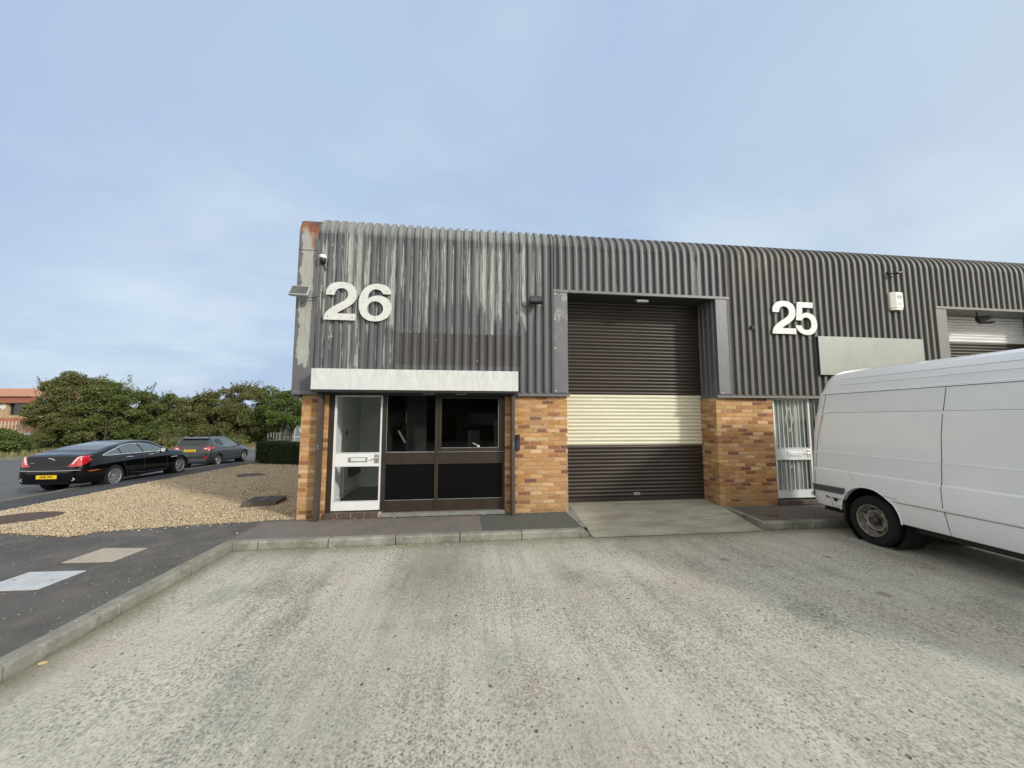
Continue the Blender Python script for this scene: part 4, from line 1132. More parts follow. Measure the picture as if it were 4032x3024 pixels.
# alarm box
t = thing('alarm_box', (9.11, -.03, 4.18), 'cream alarm box with faded blue print on the dark cladding', 'alarm box')
m = MB(); m.prism([(8.97,-.035),(8.97,-.085),(9.06,-.135),(9.255,-.115),(9.265,-.035)], 4.03, 4.37, 'xy'); ab = m.build('case', MT['cream_plastic'], t, bevel=.012)
m = MB(); m.prism([(8.985,-.04),(8.985,-.08),(9.06,-.125),(9.245,-.105),(9.25,-.04)], 3.985, 4.0295, 'xy'); m.build('base', MT['cream_plastic'], ab, bevel=.01)
m = MB(); m.lathe([(.03,0),(.026,-.025),(0,-.035)], 16, None, (9.13,-.085,3.985)); m.build('lamp', MT['lens'], ab)
# print stuck on the right-hand facet
fd = Vector((.195, .02, 0)).normalized(); fn = Vector((fd.y, -fd.x, 0))
def on_facet(a, z): return Vector((9.065,-.1355,0))+fd*a+Vector((0,0,z))+fn*.0035
m = MB()
m.add([on_facet(.02,4.215),on_facet(.165,4.215),on_facet(.165,4.222),on_facet(.02,4.222)], [(0,1,2,3)])
m.add([on_facet(.02,4.145),on_facet(.165,4.145),on_facet(.165,4.150),on_facet(.02,4.150)], [(0,1,2,3)])
for zz in (4.125,4.105,4.088):
    for q in range(4): m.add([on_facet(.03+q*.033,zz),on_facet(.055+q*.033,zz),on_facet(.055+q*.033,zz+.007),on_facet(.03+q*.033,zz+.007)], [(0,1,2,3)])
m.build('print', MT['blue_print'], ab)
def text_mesh(name, body, size, depth, mat, parent, M, bold=0.0, space=1.0):
    cu = bpy.data.curves.new('txt', 'FONT'); cu.body = body; cu.size = size; cu.extrude = depth/2; cu.align_x = 'CENTER'; cu.align_y = 'CENTER'; cu.offset = bold; cu.space_character = space
    tmp = bpy.data.objects.new('txt', cu); me = bpy.data.meshes.new_from_object(tmp); bpy.data.objects.remove(tmp)
    me.transform(M); me.materials.clear(); me.name = name
    return link_mesh(name, me, mat, parent)
m = MB()
for q in range(4): m.add([on_facet(.025+q*.036,4.235),on_facet(.051+q*.036,4.235),on_facet(.051+q*.036,4.300),on_facet(.025+q*.036,4.300)], [(0,1,2,3)])
m.build('print', MT['blue_print'], ab)
# key safe on the brick pier
t = thing('entry_keypad', (.99, -.02, 1.26), 'slim navy entry keypad on the brick pier beside the right brown post', 'keypad')
m = MB(); m.box(.945,1.02,-.035,.037,1.115,1.40); m.build('case', MT['navy'], t, bevel=.004)
m = MB(); m.box(.955,1.01,-.040,-.035,1.30,1.385); m.build('face', MT['black'], t)
# wall plug stains where an old box was unscrewed
m = MB()
for (x, z) in ((1.33,1.47),(1.53,1.48),(1.345,1.30),(1.525,1.305)):
    m.tube([(x+.022*math.cos(a), .037, z+.022*math.sin(a)) for a in [i*PI/7 for i in range(15)]], .0035, 5)
m.tube(crv([(1.44,.037,1.52),(1.50,.037,1.56),(1.535,.037,1.64),(1.54,.037,1.68)], 4), .0035, 5)
split_build(m, 'glue_mark', MT['upvc2'], u26)
# things standing behind the glass of 26
MT['board'] = simple('grey_board', (.028,.032,.028), .8); MT['card'] = simple('brown_cardboard', (.22,.13,.06), .85, 0, .1, 6.)
t = thing('cupboard', (.21,.75,.09), 'low grey cupboard standing inside the right-hand shopfront window', 'cupboard')
m = MB(); m.box(.09,.32,.60,1.0,.10,1.455); cb = m.build('carcass', MT['board'], t, bevel=.004)
m = MB(); m.box(.10,.31,.585,.599,.16,1.445); m.build('cupboard_door', MT['board'], cb, bevel=.003)
m = MB(); m.box(.285,.295,.570,.584,.95,1.05); m.build('handle', MT['alu'], cb)
t = thing('cardboard_sheet', (.67,.62,.09), 'brown cardboard sheet leaning at the right edge inside the right-hand window', 'cardboard')
m = MB(); m.add([(.60,.50,.09),(.80,.62,.09),(.80,.72,1.64),(.60,.66,1.66),(.60,.506,.09),(.80,.626,.09),(.80,.726,1.64),(.60,.666,1.66)], [(0,1,2,3),(7,6,5,4),(0,4,5,1),(1,5,6,2),(2,6,7,3),(3,7,4,0)]); m.build('sheet', MT['card'], t)
t = thing('tall_board', (-.9,.70,.09), 'tall dark grey board standing inside the left-hand window next to the white door', 'board')
m = MB(); m.box(-1.09,-.71,.66,.69,.09,2.2); m.build('panel', MT['roomin'] if False else MT['board'], t)
m = MB(); m.box(-1.075,-.725,.653,.6595,.11,1.36); m.build('lower_facing', MT['board'], t)
m = MB(); m.prism([(-1.165,1.468),(-1.125,1.478),(-1.005,1.262),(-1.045,1.245)], .124, .126, 'xz'); sk = m.build('glass_sticker', MT['navy'], u26)
m = MB(); m.prism([(-1.158,1.464),(-1.130,1.471),(-1.012,1.262),(-1.041,1.252)], .1225, .1238, 'xz'); m.build('sticker_print', MT['dullmetal'], sk)
# ================================================================= covers in the ground
t = thing('manhole_cover', (-8.15,1.55,-.18), 'large round rusty cover in the gravel at the left edge', 'manhole cover')
m = MB(); m.lathe([(0,.012),(.42,.012),(.425,.008),(.44,.016),(.50,.016),(.505,-.05)], 40, Matrix.Rotation(R(1.8), 3, 'Y') @ Matrix.Rotation(R(-1.2), 3, 'X'), (-8.15,1.55,G(-8.15,1.55)+.012)); m.build('frame_and_lid', MT['rustiron'], t)
t = thing('manhole_cover', (-7.32,7.70,-.29), 'round brown cover far back in the gravel near the hedge', 'manhole cover')
m = MB(); m.lathe([(0,.015),(.36,.015),(.365,.010),(.38,.02),(.42,.02),(.43,-.05)], 36, Matrix.Rotation(R(1.8), 3, 'Y') @ Matrix.Rotation(R(-1.2), 3, 'X'), (-7.32,7.70,G(-7.32,7.7)+.015)); m.build('frame_and_lid', MT['rustiron'], t)
t = thing('drain_cover', (-4.05,1.72,-.06), 'raised square ribbed drain cover standing in the gravel beside the building', 'drain cover', rz=R(6))
m = MB(); m.box(-.31,.31,-.31,.31,-.06,.085); b = m.build('frame', MT['castiron'], t, bevel=.008)
m = MB()
for k in range(11): m.box(-.29+k*.053, -.29+k*.053+.03, -.285,.285,.086,.098)
m.box(-.03,.03,-.285,.285,.0985,.104); m.build('ribs', MT['castiron'], b)
t = thing('service_cover', (-4.47,-1.30,G(-4.5,-1.3)), 'beige rectangular service cover in the dark tarmac path', 'service cover')
m = MB(); m.prism([(-4.76,-1.54),(-4.18,-1.58),(-4.16,-1.09),(-4.74,-1.02)], -.08, G(-4.5,0)+.009, 'xy'); m.build('lid', MT['cover_beige'], t, bevel=.003)
m = MB(); m.prism([(-4.785,-1.565),(-4.155,-1.605),(-4.135,-1.07),(-4.765,-.995)], -.09, G(-4.5,0)+.002, 'xy'); m.build('frame', MT['castiron'], t)
m = MB()
for (x, y) in ((-4.66,-1.44),(-4.28,-1.20)): m.lathe([(0,.0),(.012,0)], 10, None, (x, y, G(-4.5,0)+.0105))
split_build(m, 'key_hole', MT['black'], t)
t = thing('service_cover', (-4.5,-2.08,G(-4.5,-2)), 'pale galvanised tread-plate service cover in the tarmac path', 'service cover')
m = MB(); m.prism([(-4.84,-2.31),(-4.25,-2.33),(-4.23,-1.85),(-4.82,-1.82)], -.08, G(-4.5,0)+.010, 'xy'); m.build('lid', MT['tread'], t, bevel=.003)
m = MB(); m.prism([(-4.865,-2.335),(-4.225,-2.355),(-4.205,-1.83),(-4.845,-1.795)], -.09, G(-4.5,0)+.002, 'xy'); m.build('frame', MT['castiron'], t)
m = MB()
for (x, y) in ((-4.34,-2.10),(-4.74,-2.05)): m.box(x-.02, x+.02, y-.006, y+.006, G(-4.5,0)+.0105, G(-4.5,0)+.0112)
split_build(m, 'key_hole', MT['black'], t)
t = thing('water_cover', (5.42,-.66,0), 'small square iron cover in the tarmac near the van rear wheel', 'water cover')
m = MB(); m.prism([(5.33,-.60),(5.30,-.75),(5.50,-.74),(5.50,-.59)], -.05, .001, 'xy'); m.build('lid', MT['rustiron'], t)
t = tag(MB().prism([(-3.083,-3.545),(-3.062,-3.556),(-3.040,-3.548),(-3.030,-3.528),(-3.048,-3.520),(-3.072,-3.526)], -.118, -.110, 'xy').build('fallen_leaf', MT['leaf_litter'], None, bevel=.003), 'single yellow-brown dead leaf on concrete against the kerb', 'leaf')
# leaf litter under the kerb in front of the shopfront
V = []; F = []
rs = random.Random(5)
for (cx, cy, n, sx, sy) in ((-.95,-1.20,26,.35,.03),(-1.3,-.02,24,1.0,.02),(.3,.0,26,.5,.02),(-2.35,.0,10,.12,.03)):
    for i in range(n):
        x = cx+rs.gauss(0, sx); y = cy+rs.gauss(0, sy)*1.0-(abs(rs.gauss(0,.02))); z = -.113 if cy < -1 else .002; s = rs.uniform(.006,.016); a = rs.uniform(0, 6.3); b = len(V)
        V += [(x+s*1.6*math.cos(a+q*PI/2)*(1 if q % 2 else .6), y+s*math.sin(a+q*PI/2), z+rs.uniform(0,.008)) for q in range(4)]; F.append((b,b+1,b+2,b+3))
me = bpy.data.meshes.new('leaf_litter'); me.from_pydata(V, [], F); o = link_mesh('leaf_litter', me, MT['leaf_litter']); o['kind'] = 'stuff'

# ================================================================= greenery
RS = np.random.RandomState(11)
def leaves(P, size, rs, flat=.5):
    """quads at points P, random turn, mostly facing up and out"""
    n = len(P)
    nrm = rs.normal(size=(n, 3)); nrm[:, 2] = np.abs(nrm[:, 2])*flat*2+.1
    nrm /= np.linalg.norm(nrm, axis=1)[:, None]
    a = rs.normal(size=(n, 3)); u = np.cross(nrm, a); u /= np.linalg.norm(u, axis=1)[:, None]; w = np.cross(nrm, u)
    s = (size*rs.uniform(.6, 1.3, n))[:, None]
    V = np.stack([P-u*s, P+w*s*.55-u*s*.1, P+u*s, P-w*s*.55-u*s*.1], 1)
    return V.reshape(-1, 3), np.arange(4*n).reshape(-1, 4)
def tree(name, az, d, top, rx, leafmat, n, label, seed, z0=-.64, low=.0, grp='trees and bushes along the far verge', twigs=6, cat='tree', spire=None, ls=.064):
    rs = np.random.RandomState(seed); rr = random.Random(seed)
    x = d*math.sin(R(az)); y = -6.938+d*math.cos(R(az)); H = top-z0
    t = thing(name, (x, y, z0), label, cat, grp)
    # trunk with limbs
    m = MB(); limbs = []
    for s_ in range(rr.randint(2, 4)):
        bx, by = x+rr.uniform(-.4, .4), y+rr.uniform(-.4, .4)
        m.tube([(bx, by, z0-.1), (bx+rr.uniform(-.2, .2), by, z0+H*.2), (bx+rr.uniform(-.5, .5), by+rr.uniform(-.4, .4), z0+H*.45)], [.11, .085, .06], 7)
        for q in range(5):
            a = rr.uniform(0, 6.28); e = Vector((x+rx*.75*math.cos(a), y+rx*.7*math.sin(a), z0+H*rr.uniform(.35, .9)))
            s0 = Vector((bx, by, z0+H*rr.uniform(.15, .4)))
            m.tube([s0, s0.lerp(e, .5)+Vector((0, 0, .25)), e], [.05, .03, .012], 5)
    for q in range(twigs*2):
        a = rr.uniform(0, 6.28); r0 = rr.uniform(.1, .8)*rx
        s0 = Vector((x+r0*math.cos(a), y+r0*math.sin(a)*.6, z0+H*.82)); e = s0+Vector((rr.uniform(-.5, .5), 0, rr.uniform(.5, 1.0)))
        m.tube([s0, s0.lerp(e, .5)+Vector((rr.uniform(-.1, .1), 0, 0)), e], [.02, .012, .006], 4); limbs.append((s0, e))
    m.build('trunk', MT['bark'], t)
    # crown from clumps on an uneven dome
    nc = 58
    pts = []
    for i in range(nc):
        a = rs.uniform(0, 2*PI); v = rs.uniform(low, 1)
        rad = rx*(math.sqrt(max(0, 1-(max(0, v-.35)/.66)**2.2)))*rs.uniform(.55, 1.0)
        c = np.array([x+rad*math.cos(a), y+rad*.8*math.sin(a), z0+.25+(H-.75)*v*rs.uniform(.93, 1.03)])
        cr = rs.uniform(.38, .78)*(rx/2.3)
        k = int(2.7*n/nc*rs.uniform(.6, 1.4))
        q = rs.normal(size=(k, 3)); q /= np.linalg.norm(q, axis=1)[:, None]
        rad2 = cr*rs.uniform(.35, 1.0, k)**.5
        p = c+q*rad2[:, None]*np.array([1.15, 1.0, .62]); pts.append(p)
        # drooping spray
        k2 = k//5; aa = rs.uniform(0, 2*PI, k2); L = rs.uniform(.2, 1., k2)*cr*1.5
        pts.append(c+np.stack([np.cos(aa)*L, np.sin(aa)*L, .25*cr-.5*L*L/cr], 1))
    for s0, e in limbs:
        k = 40; f = rs.uniform(0, 1.05, k)[:, None]
        pts.append(np.array(s0)*(1-f)+np.array(e)*f+rs.normal(size=(k, 3))*.07)
    if spire:
        ax, zz, k = spire
        sx = x+ax; f = rs.uniform(0, 1, k)
        pts.append(np.stack([sx+rs.normal(size=k)*.14*(1.2-f), y+rs.normal(size=k)*.14, z0+H*.8+f*(zz-z0-H*.8)], 1))
    P = np.concatenate(pts); P = P[P[:, 2] > z0+.05]
    V, F = leaves(P, ls, rs); V -= 0
    np_mesh('crown', V, F, MT[leafmat], t)
    return t
TR = [('tree',-42.9,50,5.15,1.75,'leaf_a',9500,'wispy olive tree in front of the terracotta-roofed building, leftmost of the row',21,.05,10,None),
      ('tree',-41.3,48.5,5.85,2.4,'leaf_a',10500,'tallest rounded olive tree, behind the tail of the black saloon',22,.0,8,None),
      ('tree',-39.4,47.5,5.1,2.2,'leaf_b',9500,'mid green leafy tree above the roof of the black saloon',23,.0,5,None),
      ('tree',-37.3,47,4.85,2.0,'leaf_b',8500,'green tree with a thin leafy spire above the saloon bonnet',24,.0,3,(-.7,5.55,170)),
      ('tree',-35.0,46.5,4.25,2.0,'leaf_b',8500,'low dark green tree in the dip of the tree line',25,.0,3,None),
      ('tree',-32.6,46,4.1,2.1,'leaf_a',8500,'low olive tree left of the grey hatchback roof',26,.0,4,None),
      ('tree',-30.0,45,4.7,2.3,'leaf_a',9500,'broad olive tree directly behind the grey hatchback',27,.0,6,None),
      ('tree',-27.4,44.5,5.4,2.2,'leaf_a',9500,'tall olive tree right of the hatchback, with bare sprigs on top',28,.0,10,None),
      ('tree',-25.2,44,5.05,1.7,'leaf_b',7500,'green tree between the tall olive tree and the bright one',29,.0,5,None),
      ('tree',-23.0,40,4.5,1.85,'leaf_c',8500,'bright green tree above the clipped hedge beside the brick corner',30,.36,4,None)]
for a in TR: tree(a[0], a[1], a[2], a[3], a[4], a[5], a[6], a[7], a[8], low=a[9], twigs=a[10], spire=a[11])
tree('bush', -46.4, 43, 1.35, 1.9, 'leaf_b', 6500, 'low dark bush on the far verge at the left edge', 41, twigs=0, cat='bush')
tree('bush', -34.0, 41, .55, 1.3, 'leaf_a', 3500, 'low scrubby bush on the verge behind the saloon bonnet', 42, twigs=2, cat='bush')
tree('bush', -29.2, 40, .35, 1.2, 'leaf_a', 3000, 'low scrubby bush on the verge behind the grey hatchback', 43, twigs=2, cat='bush')
def far_wood():
    rs = np.random.RandomState(5); n = 34000
    az = rs.uniform(-43.2, -20, n); d = rs.uniform(50, 56, n); h = 2.9+1.0*np.exp(-((az+39.8)/2.2)**2)+.6*np.sin(az*1.7)+.5*np.sin(az*4.1+1)
    P = np.stack([d*np.sin(np.radians(az)), -6.9+d*np.cos(np.radians(az)), -.64+rs.uniform(0, 1, n)**.8*(h+.64)], 1)
    V, F = leaves(P, .26, rs); o = np_mesh('distant_foliage', V, F, MT['leaf_a']); o['kind'] = 'stuff'
far_wood()
def verge_grass():
    rs = np.random.RandomState(8); n = 15000
    a = rs.uniform(0, 1, n); off = rs.exponential(1.6, n)+.25
    x0, y0, x1, y1 = -42, 9.2, 4, 40.1; L = math.hypot(x1-x0, y1-y0); ux, uy = (x1-x0)/L, (y1-y0)/L
    px = x0+(x1-x0)*a-uy*off; py = y0+(y1-y0)*a+ux*off; h = rs.uniform(.06, .30, n)*np.clip(off*.7, .5, 1.4); w = rs.uniform(.02, .05, n); t_ = rs.uniform(0, PI, n)
    dx = np.cos(t_)*w; dy = np.sin(t_)*w; lx = rs.normal(size=n)*.08; z = np.full(n, -.645)
    V = np.stack([np.stack([px-dx, py-dy, z], 1), np.stack([px+dx, py+dy, z], 1), np.stack([px+lx, py+lx*.5, z+h], 1)], 1).reshape(-1, 3)
    o = np_mesh('grass', V, np.arange(3*n).reshape(-1, 3), MT['straw']); o['kind'] = 'stuff'
MT['straw'] = m_leaf('long_dry_grass', (.10,.105,.04), (.20,.18,.075), (.27,.235,.11))
verge_grass()

# clipped hedge beside the gravel
hp = Vector((-10.22,13.70,-.50)); hd = Vector((2.89,-2.10,0)).normalized()
t = thing('hedge', tuple(hp), 'dark clipped box hedge between the gravel bed and the road', 'hedge', rz=math.atan2(hd.y, hd.x))
L_, D_, H_ = 8.2, 1.15, 1.03
rs = np.random.RandomState(2); n = 34000
f = rs.rand(n)
P = np.stack([rs.uniform(0, L_, n), rs.uniform(0, D_, n), rs.uniform(.04, H_, n)], 1)
P[f < .5, 1] = rs.normal(.02, .022, (f < .5).sum()); q = (f >= .5) & (f < .8); P[q, 2] = H_+rs.normal(-.02, .02, q.sum()); q = (f >= .8) & (f < .9); P[q, 0] = rs.normal(.02, .02, q.sum()); q = f >= .9; P[q, 1] = D_+rs.normal(0, .02, q.sum())
P[:, 2] += .018*np.sin(P[:, 0]*3.1)*(P[:, 2] > H_*.8)
# bare and gappy near the ground
P = P[(P[:, 2] > .14) | (rs.rand(len(P)) < .35)]
V, F = leaves(P, .030, rs, .3); np_mesh('foliage', V, F, MT['leaf_h'], t)
m = MB(); m.box(.06, L_-.05, .06, D_-.06, .03, H_-.06); m.build('hedge_core', MT['hedge_core'], t)
m = MB(); m.box(-.3, 4.6, -.28, -.235, -.12, .055)
o = m.build('timber_edging', MT['wood'], t)

# ================================================================= background building and fences
t = thing('brick_building', (-43.4,34.8,-.7), 'low brick building with a terracotta sheet roof beyond the trees at far left', 'building', rz=R(-7.2))
m = MB(); m.box(-26,3.4,0,6,0,2.46); lowb = m.build('lower_wall', MT['brick_red'], t); lowb['label'] = 'red brick lower wall'
m = MB(); m.box(-26,.95,.01,6,2.46,3.85); m.box(.95,3.2,.01,6,2.46,2.72); m.box(3.2,3.4,.01,6,2.46,3.85); m.box(.95,3.2,.6,6,2.72,3.85); m.build('upper_wall', MT['brick_far'], t)
m = MB(); m.box(-26,3.5,-.30,.0095,3.86,4.44); m.box(-26,3.5,.0105,.3,3.86,4.4); m.build('fascia', MT['fascia_red'], t)
m = MB(); m.prism([(-.5,4.45),(3.2,5.45),(6.8,4.45)], -26, 3.6, 'yz'); rf = m.build('roof', MT['roof_tile'], t)
m = MB()
x = -25.5
while x < 3.4: m.prism([(-.5,4.47),(3.2,5.47),(3.2,5.52),(-.5,4.52)], x, x+.08, 'yz'); x += .55
split_build(m, 'roof_rib', MT['roof_tile'], rf)
m = MB(); m.box(-26,-1,-.52,-.48,5.0,5.06)
m = MB(); m.box(.95,1.03,.2,.26,2.72,3.85); m.box(3.1,3.2,.2,.26,2.72,3.85); m.box(1.03,3.1,.2,.26,2.72,2.80); m.box(1.03,3.1,.2,.26,3.78,3.85); m.box(2.5,2.58,.2,.26,2.80,3.78); w = m.build('window', MT['dark'], t)
m = MB(); m.box(1.03,3.1,.23,.24,2.80,3.78); m.build('pane', MT['carglass'], w)
t = thing('wall_lamp', (-42.95,34.45,2.87), 'round white bulkhead lamp on the brick building beside its dark window', 'lamp')
m = MB(); m.lathe([(0,-.16),(.16,-.14),(.27,-.06),(.29,0),(0,0)], 24, Matrix.Rotation(R(-7.2), 3, 'Z') @ AXY['y'], (-42.95,34.74,2.86)); m.build('lamp_shade', MT['cream_plastic'], t, smooth=60)
def palisade(name, p0, p1, z0, h, mat, label, pitch=.155, w=.07, rails=(.25,.85), cat='fence'):
    p0 = Vector((*p0, z0)); p1 = Vector((*p1, z0)); d = p1-p0; L = d.length
    t = thing(name, tuple(p0), label, cat, rz=math.atan2(d.y, d.x))
    m = MB(); x = 0
    while x < L:
        m.prism([(x, 0), (x+w, 0), (x+w, h-.08), (x+w*.5, h), (x, h-.08)], 0, .012, 'xz'); x += pitch
    m.build('pales', mat, t)
    m = MB()
    for r in rails: m.box(0, L, .013, .06, h*r, h*r+.05)
    m.build('rails', mat, t)
    x = 0
    while x < L:
        m = MB(); m.box(x, x+.09, .061, .15, 0, h-.05); m.build('post', mat, t); x += 2.75
    return t
pol = lambda az, d: (d*math.sin(R(az)), -6.938+d*math.cos(R(az)))
palisade('palisade_fence', pol(-47.5,54), pol(-41.5,54), -.64, 2.15, MT['pale_rail'], 'pale palisade fence in front of the brick building at far left', .19, .09)
t = palisade('board_fence', pol(-45.2,51.0), pol(-43.1,50.6), -.68, 1.25, MT['fence_grey'], 'grey close-boarded fence panels under the wispy olive tree', .135, .12)
palisade('palisade_fence', pol(-25.2,43.5), pol(-23.35,43.2), -.64, 1.1, MT['sign'], 'short white palisade fence behind the clipped hedge', .24, .10)
g0 = Vector((*pol(-23.35,43.6), -.64)); g1 = Vector((*pol(-20.2,43.2), -.64)); d = g1-g0
t = thing('metal_gate', tuple(g0), 'tall grey-green panelled gate with pale frame beside the brick corner', 'gate', rz=math.atan2(d.y, d.x))
m = MB(); m.box(.06,2.4,0,.03,.05,2.15); m.build('gate_panel', MT['gate_grey'], t)
m = MB()
for x in (-.35,-.12,.0,.86,1.52,2.36): m.box(x, x+.055, -.04,-.001, 0, 2.2)
m.box(.056,2.36,-.035,-.001,.52,.58); m.build('gate_frame', MT['sign'], t)
m = MB(); m.box(1.30,1.44,-.06,-.0405,1.05,1.40); m.build('notice', MT['upvc'], t)

# ================================================================= terrace on the other side of the yard (seen in the glass)
t = thing('opposite_unit', (-20, -25, -.1), 'dark ribbed industrial terrace across the yard, behind the camera', 'building')
m = MB(); bs = MB(); sh_ = MB(); shc = MB(); nb = 0
for k in range(6):
    x = -22+k*8.49
    bs.box(x, x+1.2, -25.3,-25.0,-.15,2.1); bs.box(x+4.4, x+5.4, -25.3,-25.0,-.15,2.1)
    m.box(x, x+5.4, -25.25,-24.98,2.1,5.3); m.box(x+5.4, x+8.49, -25.25,-24.98,4.1,5.3)
    q = x
    while q < x+8.4:
        m.box(q, q+.045, -24.98,-24.945, 2.1 if q < x+5.3 else 4.1, 5.25); q += .1495
    sh_.box(x+5.4, x+8.49, -25.6,-25.5,-.1,4.1); shc.box(x+5.4, x+8.49, -25.499,-25.48,1.15,2.15)
m.box(-22,29,-35,-25.3,5.2,5.4)
m.build('cladding', MT['clad25'], t); bs.build('brick_wall', MT['brick'], t); sh_.build('roller_shutter', MT['slat_brown'], t); shc.build('slat_band', MT['slat_cream'], t)
m = MB()
for k in range(6):
    x = -22+k*8.49; m.box(x+1.2, x+4.4, -25.3,-25.2,-.1,2.1)
m.build('shopfront', MT['carglass'], t)
for (xx, ch) in ((-2.2,'2'),):
    curve_mesh('numeral', DG[ch], .68, .03, MT['number'], t, Matrix.Translation((xx, -24.9, 3.4)) @ Matrix.Rotation(PI, 4, 'Z') @ UP)

# ================================================================= vehicles
def hull(name, stations, mat, parent, k=5, nx=None, shear=None, arches=(), cap=True, flare=None, ang=30):
    """stations: (x, [(y,z)...]) half sections from bottom centre to top centre, all with the same count"""
    xs = [s[0] for s in stations]; m = len(stations[0][1])
    sx = []
    for a, b in zip(xs[:-1], xs[1:]):
        n = max(1, int(round((b-a)/.06)))
        sx += [a+(b-a)*i/n for i in range(n)]
    sx.append(xs[-1])
    rings = []
    for x in sx:
        pts = [(pchip(xs, [s[1][j][0] for s in stations], x), pchip(xs, [s[1][j][1] for s in stations], x)) for j in range(m)]
        if k > 1:
            half = crv(pts, k)
            half = [(max(0, y), z) for y, z in half]
        else: half = pts
        half[0] = (0, half[0][1]); half[-1] = (0, half[-1][1])
        rings.append(half)
    n = len(rings[0]); V = []; N = 2*n-2
    for x, h in zip(sx, rings):
        for y, z in h: V.append([x, -y, z])
        for y, z in h[-2:0:-1]: V.append([x, y, z])
    if shear:
        for v in V: v[0] += shear(v[0], v[2])
    if flare:
        for v in V: v[1] *= flare(v[0], v[2], abs(v[1]))
    F = []
    for i in range(len(sx)-1):
        for j in range(N): F.append((i*N+j, i*N+(j+1) % N, (i+1)*N+(j+1) % N, (i+1)*N+j))
    F.append(tuple(range(N-1, -1, -1))); b = (len(sx)-1)*N; F.append(tuple(b+j for j in range(N)))
    me = bpy.data.meshes.new(name); me.from_pydata(V, [], F)
    bm = bmesh.new(); bm.from_mesh(me); bmesh.ops.remove_doubles(bm, verts=bm.verts, dist=.0004); bmesh.ops.recalc_face_normals(bm, faces=bm.faces); bm.to_mesh(me)
    bvh = BVHTree.FromBMesh(bm); bm.free()
    o = link_mesh(name, me, mat, None)
    cs = []
    for (ax, az, r, w) in arches:
        c = MB().lathe([(0,-w),(r,-w),(r,w),(0,w)], 48, AXY['y'], (ax, 0, az)).build('cutter', None)
        # keep the underside open too
        md = o.modifiers.new('b', 'BOOLEAN'); md.object = c; md.operation = 'DIFFERENCE'; md.solver = 'EXACT'; cs.append(c)
    if arches:
        # only the outer 30 cm each side are cut: cutters are two discs
        dg = bpy.context.evaluated_depsgraph_get(); me2 = bpy.data.meshes.new_from_object(o.evaluated_get(dg)); o.modifiers.clear(); o.data = me2
        me2.materials.clear(); me2.materials.append(mat)
        for c in cs: bpy.data.objects.remove(c)
    smooth_by(o.data, ang); o.parent = parent
    return o, bvh
def hit(bvh, o, d):
    r = bvh.ray_cast(Vector(o), Vector(d)); return r[0], r[1]
def decal(name, poly, kind, bvh, mat, parent, off=.003, step=.05, org=3., smooth=True, lab=None):
    """a skin laid over the body: kind 'L','R' (x,z from the side), 'B' back, 'F' front (y,z)"""
    def fn(a, b):
        if kind in 'LR':
            s_ = 1 if kind == 'L' else -1; o, d = (a, s_*org, b), (0, -s_, 0)
        else:
            s_ = -1 if kind == 'B' else 1; o, d = (s_*8., a, b), (-s_, 0, 0)
        p, nn = hit(bvh, o, d)
        if p is None:
            for q in range(1, 30):                    # walk inwards until the body is met
                if kind in 'LR': o2 = (a, o[1], b-.004*q)
                else: o2 = (o[0], a*(1-.006*q), b-.002*q)
                p, nn = hit(bvh, o2, d)
                if p is not None: break
        if p is None: return Vector((a, 0, b)) if kind in 'LR' else Vector((0, a, b))
        return p - Vector(d)*off
    bm = grid_poly(poly, step, fn); bmesh.ops.recalc_face_normals(bm, faces=bm.faces)
    me = bpy.data.meshes.new(name); bm.to_mesh(me); bm.free()
    me.shade_smooth()
    want = {'L': Vector((0,1,0)), 'R': Vector((0,-1,0)), 'B': Vector((-1,0,0)), 'F': Vector((1,0,0))}[kind]
    if me.polygons and sum((p.normal.dot(want) for p in me.polygons)) < 0: me.flip_normals()
    o = link_mesh(name, me, mat, parent)
    if lab: o['label'] = lab
    return o
def onbody(pts, kind, bvh, off=.002, step=.05, org=3.):
    out = []
    for (a0, b0), (a1, b1) in zip(pts[:-1], pts[1:]):
        n = max(1, int(math.dist((a0,b0),(a1,b1))/step))
        for i in range(n): out.append((a0+(a1-a0)*i/n, b0+(b1-b0)*i/n))
    out.append(pts[-1]); res = []
    for a, b in out:
        if kind in 'LR': s_ = 1 if kind == 'L' else -1; p, nn = hit(bvh, (a, s_*org, b), (0, -s_, 0)); o_ = Vector((0, s_*off, 0))
        else: s_ = -1 if kind == 'B' else 1; p, nn = hit(bvh, (s_*8., a, b), (-s_, 0, 0)); o_ = Vector((s_*off, 0, 0))
        if p is not None: res.append(p+o_)
    return res
def seam(name, lines, kind, bvh, mat, parent, r=.004, off=.0):
    m = MB()
    for l in lines:
        p = onbody(l, kind, bvh, off)
        if len(p) > 1: m.tube(p, r, 6)
    return split_build(m, name, mat, parent)
